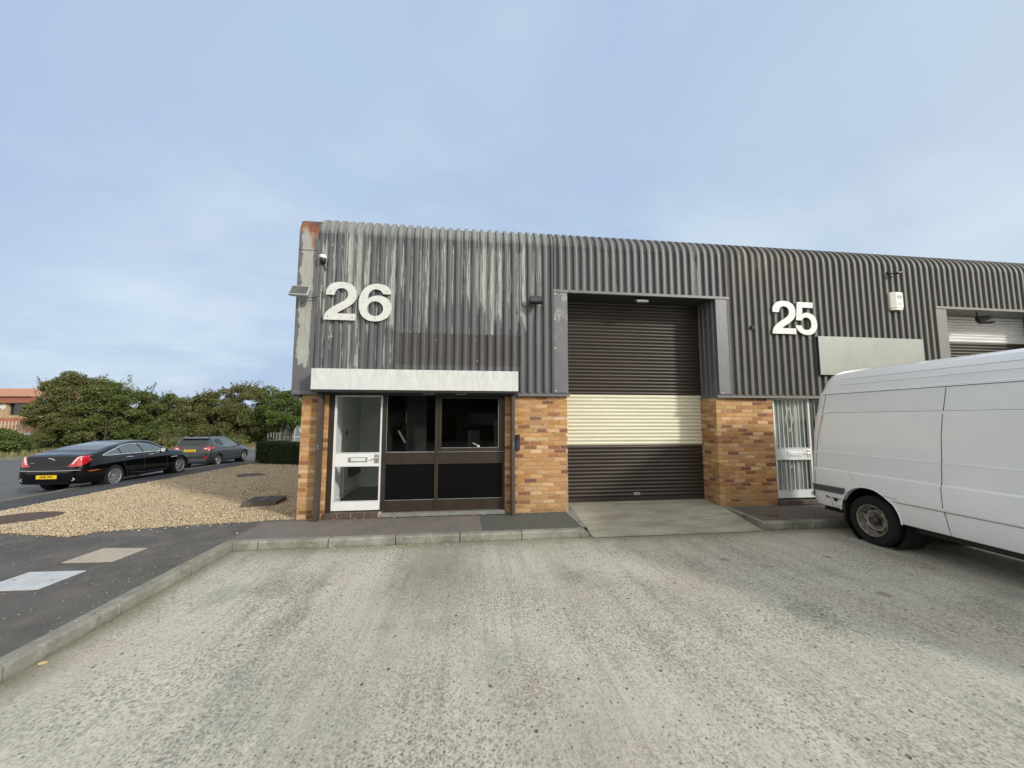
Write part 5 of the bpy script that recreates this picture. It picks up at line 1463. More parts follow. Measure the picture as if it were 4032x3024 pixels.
def wheel(parent, x, y, r, w, rim_r, side, style, mat, tz=0):
    """side: -1 right, 1 left ; outer face points to side"""
    M = Matrix.Rotation(-side*PI/2, 3, 'X')
    c = (x, y, r)
    m = MB()
    pr = [(rim_r*.98,-w*.42),(rim_r*1.02,-w*.5),(rim_r*1.18,-w*.53),(r*.93,-w*.5),(r*.985,-w*.40),(r,-w*.3),(r,w*.3),(r*.985,w*.40),(r*.93,w*.5),(rim_r*1.18,w*.53),(rim_r*1.02,w*.5),(rim_r*.98,w*.42)]
    m.lathe(pr, 48, M, c, closed=True)
    for k in range(60):                                   # tread blocks
        a = 2*PI*k/60
        for hh in (-.22, .0, .22):
            m.obox(M @ Vector((math.cos(a+hh)*r*.999, math.sin(a+hh)*r*.999, hh*w)) + Vector(c), (.012, r*.065, w*.16), M @ Matrix.Rotation(a+hh, 3, 'Z'))
    ty = m.build('wheel', MT['tyre'], parent, smooth=40)
    m = MB()
    if style == 'steel':
        m.lathe([(rim_r*.98,-w*.42),(rim_r*1.0,w*.44),(rim_r*.97,w*.50),(rim_r*.93,w*.49),(rim_r*.90,w*.38),(rim_r*.86,w*.10),(rim_r*.80,w*.06)], 48, M, c)
        m.lathe([(rim_r*.80,w*.06),(rim_r*.66,w*.22),(rim_r*.56,w*.24),(rim_r*.44,w*.12),(rim_r*.36,w*.08),(rim_r*.30,w*.06),(0,w*.06)], 48, M, c)
        rim = m.build('rim', MT['steel'], ty, smooth=35)
        m = MB(); m.lathe([(rim_r*.28,w*.06),(rim_r*.27,w*.40),(rim_r*.20,w*.46),(0,w*.46)], 24, M, c)
        for k in range(5):
            a = 2*PI*k/5+.5; m.lathe([(.014,0),(.014,.02),(0,.024)], 6, M, M @ Vector((math.cos(a)*rim_r*.37, math.sin(a)*rim_r*.37, w*.08))+Vector(c))
        m.build('hub', MT['hub'], rim, smooth=40)
        m = MB()
        for k in range(8):
            a = 2*PI*k/8+.2; Mk = M @ Matrix.Rotation(a, 3, 'Z')
            m.obox(Mk @ Vector((rim_r*.69, 0, w*.185))+Vector(c), (rim_r*.14, rim_r*.26, .012), Mk @ Matrix.Rotation(R(24), 3, 'Y'))
        split_build(m, 'vent', MT['black'], rim, bevel=.004)
    else:
        m.lathe([(rim_r*.98,-w*.42),(rim_r*1.0,w*.46),(rim_r*.97,w*.51),(rim_r*.92,w*.49),(rim_r*.90,w*.40),(rim_r*.88,-w*.2)], 48, M, c)
        ns = style
        for k in range(ns):
            for dd in ((-.10, .10) if ns <= 10 else (0,)):
                a = 2*PI*k/ns; Mk = M @ Matrix.Rotation(a+dd, 3, 'Z')
                vs = [Mk @ Vector(p)+Vector(c) for p in ((rim_r*.12,-.020,w*.30),(rim_r*.12,.020,w*.30),(rim_r*.92,.014,w*.42),(rim_r*.92,-.014,w*.42),(rim_r*.12,-.020,w*.18),(rim_r*.12,.020,w*.18),(rim_r*.92,.014,w*.24),(rim_r*.92,-.014,w*.24))]
                m.add(vs, [(0,1,2,3),(7,6,5,4),(0,3,7,4),(1,0,4,5),(2,1,5,6),(3,2,6,7)])
        m.lathe([(rim_r*.2,w*.2),(rim_r*.2,w*.33),(rim_r*.12,w*.37),(0,w*.37)], 20, M, c)
        rim = m.build('rim', MT['alloy'], ty, smooth=35)
        m = MB(); m.lathe([(rim_r*.88,w*.05),(0,w*.05)], 32, M, c); m.lathe([(rim_r*.62,w*.09),(0,w*.09)], 32, M, c); m.build('brake_disc', MT['dark'], rim)
    return ty
def plate(parent, x, yc, zc, w, h, body, kind='B', sz=.085):
    s_ = -1 if kind == 'B' else 1
    m = MB(); m.box(min(x, x+s_*.012), max(x, x+s_*.012), yc-w/2, yc+w/2, zc-h/2, zc+h/2)
    p = m.build('number_plate', MT['plate'] if kind == 'B' else MT['upvc'], parent, bevel=.003)
    M = Matrix.Translation((x+s_*.0135, yc, zc)) @ Matrix.Rotation(-PI/2 if kind == 'B' else PI/2, 4, 'Z') @ UP
    text_mesh('plate_characters', body, sz, .002, MT['ink'], p, M, .002, 1.08)
    return p
def liners(parent, arches, yi, yo, mat):
    m = MB()
    for (x, z, r) in arches:
        for s_ in (-1, 1):
            m.lathe([(0,yi),(r,yi),(r,yo)], 40, Matrix.Rotation(-s_*PI/2, 3, 'X'), (x, 0, z))
    return split_build(m, 'wheel_arch_liner', mat, parent)
# ---------------- black saloon
J = thing('parked_car', (-12.25,7.35,-.545), 'long black saloon with red claw tail lamps parked along the kerb', 'car', 'cars parked along the kerb', rz=R(91.5))
def sec(zb, w, zm, yb, zbel, yr, zr, zt, ws=None):
    ws = ws or w*.93
    return [(0, zb), (ws*.8, zb), (ws, zb+.035), (w*.985, zb+.16), (w, zm), (w*.995, zm+(zbel-zm)*.55), (yb, zbel), ((yb+yr)/2+.012, (zbel+zr)/2+.015), (yr, zr), (yr*.62, zt-.012 if zt-zr > .02 else (zr+zt)/2), (0, zt)]
js = [(-1.135, sec(.36,.56,.48,.54,.60,.46,.635,.65)), (-1.11, sec(.32,.68,.50,.66,.68,.57,.745,.76)), (-1.07, sec(.29,.75,.52,.72,.80,.64,.93,.95)), (-1.02, sec(.27,.81,.54,.775,.88,.70,1.06,1.09)),
      (-.93, sec(.26,.865,.56,.83,.92,.75,1.10,1.13)), (-.6, sec(.25,.925,.58,.89,.97,.775,1.15,1.18)), (-.25, sec(.24,.945,.58,.90,1.0,.75,1.225,1.255)), (.15, sec(.24,.945,.58,.90,1.005,.70,1.32,1.35)),
      (.6, sec(.23,.945,.58,.90,1.005,.635,1.375,1.41)), (1.0, sec(.23,.945,.58,.90,1.005,.615,1.425,1.465)), (1.4, sec(.23,.945,.58,.90,1.0,.61,1.43,1.475)), (1.8, sec(.23,.945,.58,.90,.99,.62,1.385,1.43)),
      (2.15, sec(.23,.945,.57,.90,.975,.65,1.245,1.29)), (2.5, sec(.23,.945,.56,.895,.955,.70,1.09,1.13)), (2.7, sec(.23,.945,.56,.89,.935,.73,1.02,1.055)), (3.1, sec(.23,.945,.55,.88,.89,.74,.965,1.0)),
      (3.4, sec(.23,.925,.52,.85,.82,.70,.90,.935)), (3.65, sec(.24,.84,.48,.76,.72,.62,.78,.81)), (3.80, sec(.27,.70,.46,.64,.60,.54,.66,.69)), (3.86, sec(.31,.52,.45,.48,.54,.42,.585,.60))]
jb, jv = hull('body', js, MT['jag'], J, arches=((0,.36,.405,.66+.6),(3.03,.36,.40,.66+.6)), ang=40)
liners(J, ((0,.36,.404),(3.03,.36,.399)), .55, .86, MT['black'])
for x in (0, 3.03):
    for s_ in (-1, 1): wheel(J, x, s_*.80, .36, .25, .255, s_, 10, None)
# glasshouse
for s_, kk in ((-1,'R'),(1,'L')):
    dlo = [(-.46,1.07),(-.30,1.125),(-.12,1.185),(.12,1.25),(.42,1.325),(.75,1.355),(1.15,1.345),(1.5,1.29),(1.82,1.18),(2.12,1.015),(1.0,1.04),(-.30,1.05)]
    full = crv(dlo[:10], 4)+[(1.0,1.035),(.2,1.045),(-.30,1.05)]
    m = MB(); m.tube(onbody(full+[full[0]], kk, jv, .004, .06), .015, 6); m.build('window_trim', MT['chrome'], J, smooth=60)
    decal('side_window', [(-.36,1.07),(-.20,1.15),(0,1.22),(.16,1.26),(.19,1.06)], kk, jv, MT['carglass2'], J, .004)
    decal('side_window', [(.24,1.06),(.22,1.275),(.5,1.325),(.72,1.34),(1.02,1.34),(1.12,1.055)], kk, jv, MT['carglass2'], J, .004)
    decal('side_window', [(1.17,1.055),(1.09,1.335),(1.3,1.315),(1.52,1.265),(1.80,1.165),(2.05,1.03)], kk, jv, MT['carglass2'], J, .004)
    seam('door_gap', [[(.20,1.04),(.30,.80),(.34,.60),(.46,.40),(.50,.27)],[(1.16,1.03),(1.17,.30)],[(2.14,1.0),(2.25,.80),(2.28,.35)],[(.48,.285),(2.28,.285)]], kk, jv, MT['seam'], J, .0035)
    for hx in (.50, 1.45):
        m = MB(); p = onbody([(hx-.10,.945),(hx+.11,.935)], kk, jv, .02); m.tube([q for q in p], .013, 8); m.build('door_handle', MT['chrome'], J, smooth=60)
    m = MB(); p = onbody([(2.45,.745),(2.78,.74)], kk, jv, .004); m.tube(p, .014, 6); m.build('side_vent', MT['chrome'], J)
    seam('sill_strip', [[(.55,.40),(1.3,.335),(2.3,.315)]], kk, jv, MT['dark'], J, .010)
    # mirror
    m = MB(); mc = Vector((2.02, s_*.98, 1.05)); m.lathe([(0,-.10),(.06,-.09),(.085,-.03),(.085,.03),(.06,.09),(0,.10)], 16, AXY['y'], mc)
    m.v = [(mc.x+(v[0]-mc.x)*.75, v[1], mc.z+(v[2]-mc.z)*.8) for v in m.v]
    mo = m.build('door_mirror', MT['jag'], J, smooth=60)
    m = MB(); m.lathe([(0,.0),(.075,-.0)], 16, AXY['x'], (1.955, s_*.98, 1.055)); m.tube([(2.05,s_*.90,1.0),(2.03,s_*.96,1.03)], .02, 6); m.build('mirror_glass', MT['chrome'], mo)
    # claw tail lamp, wrapping over the corner
    out = crv([(-1.20,.80),(-1.10,.93),(-1.0,1.04),(-.90,1.10),(-.78,1.125)], 4)
    lamp = [(s_*.47,.80),(s_*.56,.90),(s_*.60,.99),(s_*.64,1.07),(s_*.72,1.11),(s_*.80,1.07),(s_*.86,.98),(s_*.845,.88),(s_*.78,.81),(s_*.62,.785)]
    decal('tail_lamp', lamp, 'B', jv, MT['redlamp'], J, .008, .025)
    decal('tail_lamp_stripe', [(s_*.565,.86),(s_*.61,.86),(s_*.66,.95),(s_*.70,1.035),(s_*.755,1.08),(s_*.72,1.09),(s_*.665,1.055),(s_*.615,.97)], 'B', jv, MT['clearlamp'], J, .012, .025)
    decal('tail_lamp', [(-1.06,.97),(-1.02,.90),(-.93,.97),(-.84,1.06),(-.76,1.105),(-.90,1.105),(-1.0,1.06)], kk, jv, MT['redlamp'], J, .006, .025)
    decal('side_marker', [(-.90,.625),(-.62,.64),(-.62,.66),(-.90,.648)], kk, jv, MT['amber'], J, .004)
    # exhaust
    m = MB(); m.lathe([(.035,0),(.05,0),(.053,.01),(.053,.08)], 20, AXY['x'], (-1.115, s_*.60, .42)); m.v = [(v[0], s_*.60+(v[1]-s_*.60)*1.7, v[2]) for v in m.v]
    ex = m.build('exhaust_tip', MT['chrome'], J, smooth=50)
    m = MB(); m.lathe([(0,0),(.035,0)], 20, AXY['x'], (-1.100, s_*.60, .42)); m.v = [(v[0], s_*.60+(v[1]-s_*.60)*1.7, v[2]) for v in m.v]; m.build('exhaust_bore', MT['black'], ex)
    decal('headlamp', [(s_*.42,.66),(s_*.62,.67),(s_*.74,.74),(s_*.60,.74),(s_*.44,.72)], 'F', jv, MT['clearlamp'], J, .006, .03)
# rear glass and boot
def top_decal(name, poly, bvh, mat, parent, off=.004, step=.06):
    def fn(a, b):
        p, n_ = hit(bvh, (a, b, 4.), (0, 0, -1)); return p+Vector((0, 0, off)) if p is not None else Vector((a, b, 0))
    bm = grid_poly(poly, step, fn); bmesh.ops.recalc_face_normals(bm, faces=bm.faces)
    me = bpy.data.meshes.new(name); bm.to_mesh(me); bm.free(); me.shade_smooth()
    if me.polygons and me.polygons[0].normal.z < 0: me.flip_normals()
    return link_mesh(name, me, mat, parent)
top_decal('rear_window', [(-.30,-.62),(-.34,0),(-.30,.62),(.2,.57),(.66,.50),(.70,0),(.66,-.50),(.2,-.57)], jv, MT['carglass2'], J)
top_decal('windscreen', [(1.75,-.54),(1.80,0),(1.75,.54),(2.2,.62),(2.60,.66),(2.66,0),(2.60,-.66),(2.2,-.62)], jv, MT['carglass'], J)
seam('boot_gap', [[(-.44,.79),(0,.77),(.44,.79)],[(-.49,.80),(-.62,1.0),(-.66,1.10)],[(.49,.80),(.62,1.0),(.66,1.10)]], 'B', jv, MT['seam'], J, .0035)
seam('bumper_trim', [[(-.78,.685),(-.4,.675),(0,.672),(.4,.675),(.78,.685)]], 'B', jv, MT['chrome'], J, .007, .002)
seam('bumper_gap', [[(-.82,.74),(0,.735),(.82,.74)]], 'B', jv, MT['seam'], J, .004)
m = MB(); p = onbody([(-.11,.985),(-.06,1.0),(-.02,1.02),(.03,1.035),(.07,1.03)], 'B', jv, .006, .03); m.tube(p, [.004]+[.010]*(len(p)-2)+[.012], 6)
m.build('boot_emblem', MT['chrome'], J)
p = onbody([(.50,.90),(.40,.90)], 'B', jv, .004, .03); m = MB(); m.tube(p, .009, 5); m.build('model_badge', MT['alu'], J)
plate(J, -1.138, .0, .50, .52, .112, 'J200 PFS')
plate(J, 3.865, .0, .40, .52, .112, 'J200 PFS', 'F')
decal('grille', [(-.30,.42),(.30,.42),(.33,.62),(-.33,.62)], 'F', jv, MT['black'], J, .006)

# ---------------- grey hatchback
H = thing('parked_car', (-13.1,14.3,-.705), 'dark grey hatchback with red tail lamps parked in front of the black saloon', 'car', 'cars parked along the kerb', rz=R(92.4))
hs = [(-.735, sec(.30,.70,.50,.66,.64,.60,.665,.675)), (-.715, sec(.25,.78,.52,.75,.74,.68,.79,.80)), (-.67, sec(.22,.82,.54,.79,.86,.72,.95,.96)), (-.60, sec(.21,.84,.56,.81,.93,.715,1.07,1.08)), (-.52, sec(.20,.855,.57,.82,.96,.69,1.20,1.21)),
      (-.44, sec(.20,.862,.58,.825,.98,.66,1.33,1.345)), (-.36, sec(.20,.865,.58,.828,.985,.62,1.42,1.445)), (-.1, sec(.19,.867,.58,.83,.985,.60,1.435,1.468)), (.4, sec(.19,.867,.58,.83,.97,.60,1.44,1.483)),
      (.85, sec(.19,.867,.58,.83,.955,.60,1.43,1.475)), (1.2, sec(.19,.867,.57,.83,.94,.61,1.36,1.405)), (1.6, sec(.19,.867,.56,.825,.92,.64,1.18,1.22)), (2.0, sec(.19,.865,.56,.82,.90,.68,1.00,1.04)),
      (2.25, sec(.19,.865,.55,.81,.88,.69,.955,.99)), (2.7, sec(.19,.855,.53,.80,.82,.67,.89,.92)), (3.0, sec(.20,.82,.50,.75,.72,.62,.80,.83)), (3.2, sec(.22,.72,.47,.66,.60,.54,.66,.69)), (3.28, sec(.26,.58,.45,.54,.52,.45,.56,.58))]
hb_, hv_ = hull('body', hs, MT['fiesta'], H, arches=((0,.315,.355,1.3),(2.49,.315,.355,1.3)), ang=40)
liners(H, ((0,.315,.354),(2.49,.315,.354)), .50, .79, MT['black'])
for x in (0, 2.49):
    for s_ in (-1, 1): wheel(H, x, s_*.745, .315, .20, .215, s_, 5, None)
for s_, kk in ((-1,'R'),(1,'L')):
    up_ = crv([(-.40,1.24),(-.25,1.33),(.0,1.385),(.35,1.40),(.75,1.375),(1.1,1.30),(1.45,1.15),(1.78,.965)], 4)
    decal('side_window', [(-.33,1.235),(-.20,1.31),(0,1.355),(.26,1.375),(.42,1.02),(.2,1.04),(-.05,1.10)], kk, hv_, MT['carglass'], H, .004)
    decal('side_window', [(.48,1.01),(.33,1.375),(.6,1.365),(.9,1.32),(1.2,1.225),(1.5,1.075),(1.68,.965),(1.1,.975)], kk, hv_, MT['carglass2'], H, .004)
    m = MB(); m.tube(onbody([(-.42,1.25),(-.25,1.16),(-.08,1.085),(.15,1.03),(.45,1.0),(1.1,.965),(1.75,.945)], kk, hv_, .004, .06), .009, 6); m.build('window_trim', MT['chrome'], H)
    seam('door_gap', [[(.30,1.02),(.36,.8),(.36,.55),(.44,.26)],[(1.72,.93),(1.78,.7),(1.78,.28)],[(.44,.25),(1.78,.25)]], kk, hv_, MT['seam'], H, .0035)
    seam('body_crease', [[(-.3,.93),(.5,.90),(1.4,.87),(1.75,.855)]], kk, hv_, MT['seam'], H, .006)
    seam('body_crease', [[(.5,.36),(1.2,.40),(1.7,.385)]], kk, hv_, MT['alu'], H, .004)
    m = MB(); mc = Vector((1.72, s_*.93, 1.0)); m.lathe([(0,-.09),(.05,-.085),(.075,-.03),(.075,.03),(.05,.085),(0,.09)], 16, AXY['y'], mc); m.v = [(mc.x+(v[0]-mc.x)*.8, v[1], mc.z+(v[2]-mc.z)*.85) for v in m.v]
    m.tube([(1.74,s_*.82,.94),(1.73,s_*.90,.97)], .018, 6); m.build('door_mirror', MT['fiesta'], H, smooth=60)
    decal('tail_lamp', [(s_*.47,.90),(s_*.56,.875),(s_*.80,.885),(s_*.835,.95),(s_*.80,1.01),(s_*.70,1.025),(s_*.56,.985)], 'B', hv_, MT['redlamp'], H, .008, .03)
    decal('tail_lamp', [(-.62,.90),(-.45,.93),(-.34,.98),(-.36,1.02),(-.56,1.015)], kk, hv_, MT['redlamp'], H, .006, .03)
    decal('lamp_insert', [(s_*.53,.915),(s_*.66,.915),(s_*.70,.96),(s_*.60,.965)], 'B', hv_, MT['clearlamp'], H, .012, .03)
    decal('reflector', [(s_*.60,.46),(s_*.74,.50),(s_*.76,.57),(s_*.62,.55)], 'B', hv_, MT['redlamp'], H, .006, .03)
    decal('headlamp', [(s_*.42,.66),(s_*.60,.68),(s_*.70,.74),(s_*.50,.73)], 'F', hv_, MT['clearlamp'], H, .006, .03)
decal('rear_window', [(-.66,1.10),(0,1.075),(.66,1.10),(.60,1.30),(.5,1.325),(0,1.33),(-.5,1.325),(-.60,1.30)], 'B', hv_, MT['carglass'], H, .006, .06)
decal('spoiler_shade', [(-.585,1.33),(0,1.34),(.585,1.33),(.56,1.385),(0,1.40),(-.56,1.385)], 'B', hv_, MT['black'], H, .010, .06)
m = MB(); m.prism([(-.50,1.43),(-.30,1.47),(-.25,1.455),(-.45,1.405)], -.56, .56, 'xz'); m.v = [(v[0], v[1], v[2]) for v in m.v]; m.build('roof_spoiler', MT['fiesta'], H, bevel=.01)
m = MB(); p = onbody([(.0,1.12),(-.28,1.125)], 'B', hv_, .012, .05); m.tube(p, .014, 6); m.build('rear_wiper', MT['black'], H)
m = MB(); m.tube([(-.22,0,1.45),(-.26,0,1.56)], [.012,.004], 6); m.build('aerial', MT['black'], H)
top_decal('windscreen', [(1.15,-.52),(1.2,0),(1.15,.52),(1.55,.58),(1.92,.62),(2.0,0),(1.92,-.62),(1.55,-.58)], hv_, MT['carglass'], H)
seam('bumper_gap', [[(-.76,.70),(0,.69),(.76,.70)]], 'B', hv_, MT['black'], H, .012)
seam('bumper_trim', [[(-.68,.42),(0,.405),(.68,.42)]], 'B', hv_, MT['alu'], H, .008, .002)
decal('bumper_skirt', [(-.66,.29),(.66,.29),(.68,.395),(-.68,.395)], 'B', hv_, MT['dark'], H, .006, .06)
plate(H, -.728, .04, .845, .52, .112, 'BU18 VFB')
plate(H, 3.285, .0, .36, .52, .112, 'BU18 VFB', 'F')
decal('grille', [(-.36,.40),(.36,.40),(.42,.56),(-.42,.56)], 'F', hv_, MT['black'], H, .006)

# ---------------- white van (local: x forward, rear axle at 0)
VX = 5.83+.044*.0; V_ = thing('van', (6.815,-2.0,-.12), 'long white panel van with dirty steel wheels parked beside the brick pier', 'van', rz=R(-90-2.52))
RX = -.95
def vsec(w=.985, zt=2.60, dz=0., zb=.40, k=1.0):
    # half section from bottom centre to top centre
    b = [(0,zb-.02),(w*.86,zb-.02),(w-.045,zb),(w-.030,zb+.05),(w-.022,.665),(w-.004,.690),(w,.80),(w,.90),(w-.006,.985),(w-.020,1.005),(w-.020,1.255),(w-.028,1.27),(w-.032,1.60),(w-.040,1.895),(w-.050,1.91),(w-.066,2.18),(w-.070,2.205)]
    t = [(w-.100,2.222),(w-.122,2.33),(w-.152,2.44),(w-.205,2.525),(w-.31,2.575),(w*.4,zt),(0,zt+.012)]
    return b+t
def vscale(s, fw, fz=None):
    return [(y*fw, z) for y, z in s]
base = vsec()
st = [(RX, vscale(base,.955)), (RX+.02, vscale(base,.972)), (RX+.06, vscale(base,.988)), (RX+.14, vscale(base,.998)), (RX+.4, base), (1.2, base), (2.6, base)]
def nose(f, zt_top, w, hood=None):
    # squash everything above a falling line
    s = []
    for y, z in base:
        zz = min(z, zt_top + (0 if y < w*.8 else -.03)); s.append((min(y*w/.985, w), zz if z > .9 else z))
    return s
st += [(3.35, base), (3.62, vscale([(y, .4+(z-.4)*(.985 if z > 1.9 else 1)) for y, z in base], .995))]
def lower(topz, fw):
    return [(y*fw, z if z < 1.0 else 1.0+(z-1.0)*(topz-1.0)/(2.612-1.0)) for y, z in base]
st += [(3.85, lower(2.30,.975)), (4.05, lower(1.98,.965)), (4.25, lower(1.62,.955)), (4.40, lower(1.36,.94)), (4.55, lower(1.26,.92)), (4.68, lower(1.14,.88)), (4.76, lower(1.04,.80)), (4.79, lower(1.02,.70))]
def vshear(x, z):
    e = 1.15; f = np.interp(z, [.0,.72,1.1,1.4,1.6,1.9,2.23,2.44,2.54,2.62], [.0,.0,.015,.035,.06,.125,.185,.28,.345,.42])
    q = max(0., 1-(x-RX)/e); return float(f)*q*q*(3-2*q) if q < 1 else float(f)
vb, vv = hull('body', st, MT['van'], V_, k=1, shear=vshear, arches=((-.02,.365,.435,1.2),(3.73,.365,.44,1.2)), ang=24)
liners(V_, ((-.02,.365,.433),(3.73,.365,.438)), .50, .90, MT['black'])
for x in (-.0, 3.75):
    for s_ in (-1, 1): wheel(V_, x, s_*.835, .342, .235, .225, s_, 'steel', None)
m = MB(); m.box(-.9,4.4,-.80,.80,.30,.40); m.tube([(0,-.75,.34),(0,.75,.34)], .06, 10); m.box(-.80,-.35,-.5,.3,.22,.34); m.build('underbody', MT['black'], V_)
for s_, kk in ((-1,'R'),(1,'L')):
    # u measured from the tail -> local x = u - .908 - .04
    X = lambda u: u-.95
    gap = [[(X(1.977),2.20),(X(1.937),1.904),(X(1.90),1.576),(X(1.884),1.256),(X(1.866),.968),(X(1.866),.67),(X(1.899),.408)],
           [(X(3.35),2.20),(X(3.35),.41)], [(X(4.55),1.9),(X(4.6),1.2),(X(4.62),.8)],
           [(X(.335),2.195),(X(.24),1.75),(X(.145),1.387),(X(.095),1.0),(X(.078),.746)]]
    seam('panel_gap', gap, kk, vv, MT['seam'], V_, .0045, -.001)
    seam('panel_line', [[(X(.36),1.902),(X(1.93),1.902)],[(X(1.95),1.902),(X(3.3),1.902)],crv([(X(.36),1.902),(X(.30),1.88),(X(.275),1.83),(X(.255),1.75)],4),[(X(1.33),.672),(X(1.866),.672)],[(X(1.87),.672),(X(3.1),.672)]], kk, vv, MT['seam'], V_, .0035, -.001)
    p = onbody([(X(.17),1.33),(X(.185),1.285),(X(.23),1.264),(X(1.88),1.262)], kk, vv, .0, .05); q_ = onbody([(X(1.89),1.262),(X(3.3),1.262)], kk, vv, .0, .05)
    m = MB(); m.tube(p, .007, 6); m.tube(q_, .007, 6); split_build(m, 'side_crease', MT['van'], V_, smooth=80)
    m = MB(); m.tube(onbody([(X(.22),2.222),(X(4.2),2.222)], kk, vv, .004, .1), .013, 6); m.build('roof_gutter', MT['van'], V_, smooth=80)
    m = MB(); m.tube(onbody([(X(.27),2.200),(X(4.1),2.200)], kk, vv, .003, .1), .004, 5); m.build('gutter_shadow_gap', MT['seam'], V_)
    for zz, u0 in ((2.345,.55),(2.435,.56)):
        m = MB(); m.tube(onbody([(X(u0),zz),(X(4.0),zz)], kk, vv, .0, .1), [.002]+[.0075]*2000 if False else .0075, 6); m.build('roof_swage', MT['van'], V_, smooth=80)
    # wheel arch lip
    for ax in (-.02, 3.73):
        m = MB(); pts = []
        for i in range(25):
            a = PI*(.02+.96*i/24); pts.append((ax+.438*math.cos(a), .365+.438*math.sin(a)))
        pp = [Vector((a, s_*(.978 if b > .67 else .960), b)) for a, b in pts]
        m.tube(pp, .010, 8); m.build('arch_lip', MT['van'], V_, smooth=80)
    # rear bumper corner
    decal('bumper_strip', [(X(.0),.63),(X(.56),.635),(X(.60),.68),(X(.63),.738),(X(.3),.732),(X(.0),.727)], kk, vv, MT['trimgrey'], V_, .020, .05)
    m = MB(); yy = s_*.955
    m.add([(X(.035),yy-s_*.10,.43),(X(.035),yy-s_*.03,.43),(X(.50),yy,.41),(X(.535),yy,.52),(X(.55),yy,.629),(X(.02),yy-s_*.02,.629),(X(.02),yy-s_*.10,.629)], [(1,2,3,4,5),(0,1,5,6)])
    lb = m.build('lower_bumper', MT['bumper_lo'], V_)
    m = MB()
    def flatp(pts): 
        o_ = yy+s_*.004; m.add([(X(a), o_-s_*.012 if a < .15 else o_, b) for a, b in pts], [tuple(range(len(pts)))])
    flatp([(.355,.560),(.455,.575),(.462,.53),(.43,.495),(.39,.50)]); flatp([(.24,.562),(.275,.572),(.28,.552),(.325,.553),(.325,.535),(.275,.53),(.245,.54)]); flatp([(.475,.555),(.50,.56),(.50,.535),(.478,.53)])
    split_build(m, 'bumper_slot', MT['dark'], lb)
    m = MB(); m.tube([(X(.34),yy+s_*.003,.60),(X(.355),yy+s_*.003,.425)], .0025, 5); m.build('bumper_joint', MT['seam'], lb)
    m = MB(); m.box(X(.535), X(.57), min(s_*.70, s_*.965), max(s_*.70, s_*.965), .20, .55); m.build('mud_flap', MT['black'], V_, bevel=.01)
    m = MB(); m.tube(onbody([(X(1.14),.735),(X(1.20),.733),(X(1.35),.722)], kk, vv, .001), .003, 5); m.tube(onbody([(X(1.18),.70),(X(1.22),.70)], kk, vv, .001), .002, 5); m.tube(onbody([(X(.70),.97),(X(.735),.92),(X(.76),.885)], kk, vv, .0005), .002, 5); split_build(m, 'scratch', MT['dullmetal'], V_)
    decal('cab_window', [(3.0,1.30),(3.0,1.88),(3.55,1.88),(3.95,1.55),(4.05,1.34)], kk, vv, MT['carglass'], V_, .004)
    decal('tail_lamp', [(s_*.80,.95),(s_*.93,.95),(s_*.92,1.5),(s_*.80,1.5)], 'B', vv, MT['redlamp'], V_, .01)
    decal('headlamp', [(s_*.45,.80),(s_*.68,.82),(s_*.70,.98),(s_*.5,.96)], 'F', vv, MT['clearlamp'], V_, .01)
    m = MB(); m.box(3.92,4.02,min(s_*1.02,s_*1.22),max(s_*1.02,s_*1.22),1.30,1.62); m.tube([(3.96,s_*.93,1.35),(3.97,s_*1.04,1.38)], .02, 6); m.build('door_mirror', MT['black'], V_, bevel=.03)
top_decal('windscreen', [(3.70,-.70),(3.66,0),(3.70,.70),(4.30,.80),(4.36,0),(4.30,-.80)], vv, MT['carglass'], V_, .006, .08)
decal('grille', [(-.40,.55),(.40,.55),(.42,.90),(-.42,.90)], 'F', vv, MT['black'], V_, .008)
decal('bumper', [(-.66,.40),(.66,.40),(.68,.54),(-.68,.54)], 'F', vv, MT['trimgrey'], V_, .012)
seam('door_gap', [[(0,.75),(0,2.45)],[(-.80,.75),(-.78,2.3)],[(.80,.75),(.78,2.3)]], 'B', vv, MT['seam'], V_, .004)
m = MB(); m.box(RX-.06,RX+.10,-.90,.90,.50,.72); m.build('rear_step', MT['trimgrey'], V_, bevel=.02)

# ================================================================= light, sky, camera
w = bpy.data.worlds.new('World'); sc.world = w; w.use_nodes = True
nt = w.node_tree; nt.nodes.clear()
class WT(NT):
    def __init__(s, t): s.t = t; s.geo = None
wt = WT(nt)
SUN_AZ = math.atan2(1.0, -1.0)      # towards +x, -y
EL = R(24.7)
sky = wt.n('TexSky', {'sky_type': 'NISHITA', 'sun_disc': False, 'sun_elevation': EL, 'sun_rotation': R(135), 'air_density': 1.0, 'dust_density': 2.0, 'ozone_density': 1.5}).outputs[0]
tc = wt.n('TexCoord').outputs['Generated']
x, y, z = wt.sep(tc)
zc_ = wt.m_('MAXIMUM', z, .03)
pl = wt.vec(wt.m_('DIVIDE', x, wt.m_('ADD', zc_, .25)), wt.m_('DIVIDE', y, wt.m_('ADD', zc_, .25)), 0.)
n1 = wt.noise(pl, .95, 4, .5, .3)
n2 = wt.noise(wt.scl(pl, (.9, 1.2, 1)), 1.7, 4, .5, .2)
cl = wt.ramp(z, [(0., (4.6,5.6,6.4)), (.12, (4.45,5.5,6.35)), (.28, (4.1,5.2,6.25)), (.5, (3.7,4.75,6.0)), (.8, (3.4,4.4,5.85))])
cl = wt.mix(wt.rng(n1, .36, .62, 0, .95), cl, (3.25,4.15,5.65))
cl = wt.mix(wt.m_('MULTIPLY', wt.rng(n2, .46, .66, 0, 1.0), wt.rng(z, .66, .12, .3, 1)), cl, (5.1,5.9,6.7))
cl = wt.mix(wt.rng(x, .40, .95, 0, .65), cl, (4.9,5.5,6.1))
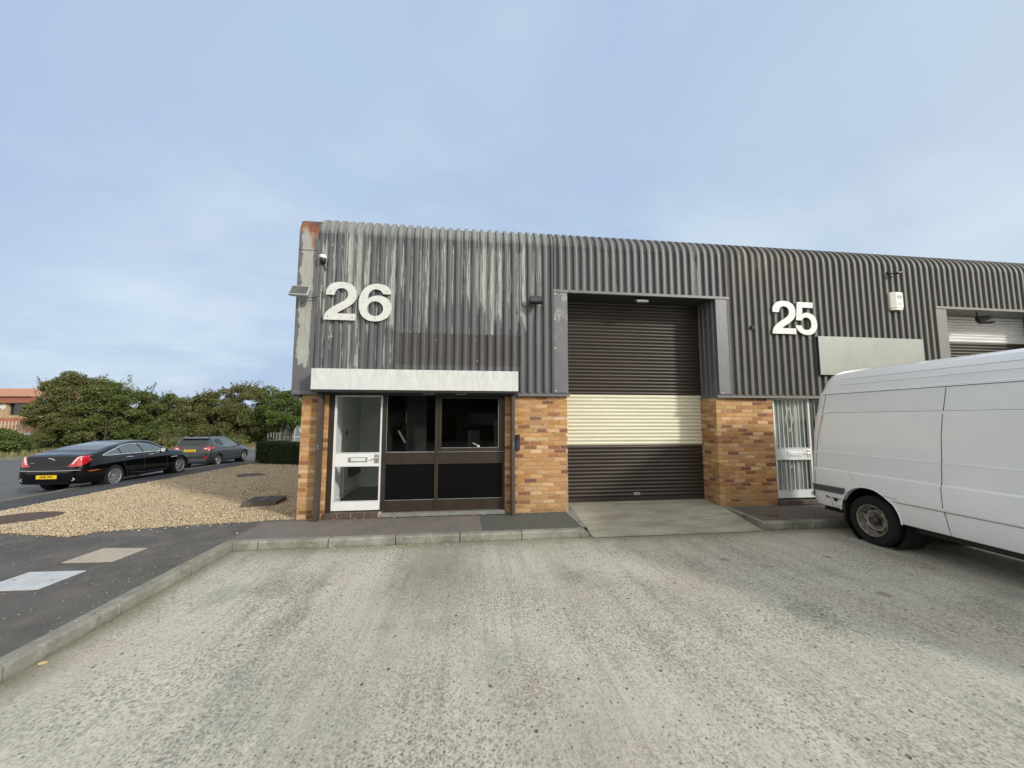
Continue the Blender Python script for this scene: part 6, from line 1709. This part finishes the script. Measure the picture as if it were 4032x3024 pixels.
cl = wt.mix(wt.m_('MULTIPLY', wt.rng(wt.noise(pl, .7, 2), .40, .66, 0, .65), wt.rng(x, .25, -.6)), cl, (3.35,3.95,5.55))
# unseen sky overhead, behind and left made whiter as fill light; sun glow added
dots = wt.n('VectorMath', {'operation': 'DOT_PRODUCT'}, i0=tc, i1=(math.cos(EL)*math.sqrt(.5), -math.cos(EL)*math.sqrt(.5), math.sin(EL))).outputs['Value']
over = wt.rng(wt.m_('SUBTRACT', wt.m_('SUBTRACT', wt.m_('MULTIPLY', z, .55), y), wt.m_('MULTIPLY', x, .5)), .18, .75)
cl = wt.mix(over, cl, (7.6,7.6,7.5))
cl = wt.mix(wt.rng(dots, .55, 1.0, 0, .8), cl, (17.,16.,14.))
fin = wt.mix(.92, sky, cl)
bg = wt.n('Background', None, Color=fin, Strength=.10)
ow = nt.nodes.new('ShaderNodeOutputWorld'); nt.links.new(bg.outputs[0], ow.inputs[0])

sl = bpy.data.lights.new('sun', 'SUN'); sl.energy = 2.0; sl.angle = R(5); sl.color = (1.0,.965,.905)
so = bpy.data.objects.new('sun', sl); COL.objects.link(so)
d = Vector((math.cos(EL)*math.sqrt(.5), -math.cos(EL)*math.sqrt(.5), math.sin(EL)))
so.rotation_euler = d.to_track_quat('Z', 'Y').to_euler(); so.location = (20,-20,20)

cam = bpy.data.cameras.new('camera'); co = bpy.data.objects.new('camera', cam); COL.objects.link(co); sc.camera = co
cam.sensor_width = 36; cam.lens = 1504.3109/4032*36; cam.clip_end = 3000; cam.clip_start = .05
p_, y_, r_ = .0915, -.1259, .0006
Fv = Vector((-math.sin(y_)*math.cos(p_), math.cos(y_)*math.cos(p_), math.sin(p_))); Rv = Vector((math.cos(y_), math.sin(y_), 0)); Uv = Rv.cross(Fv)
Rv, Uv = Rv*math.cos(r_)+Uv*math.sin(r_), -Rv*math.sin(r_)+Uv*math.cos(r_)
M = Matrix((Rv, Uv, -Fv)).transposed().to_4x4(); M.translation = (0,-6.938,1.6777); co.matrix_world = M
sc.view_settings.view_transform = 'Standard'; sc.view_settings.look = 'None'; sc.view_settings.gamma = 1; sc.view_settings.exposure = 0.5
sc.cycles.max_bounces = 8; sc.cycles.transparent_max_bounces = 12
sc.cycles.use_denoising = True; sc.cycles.denoising_prefilter = 'ACCURATE'
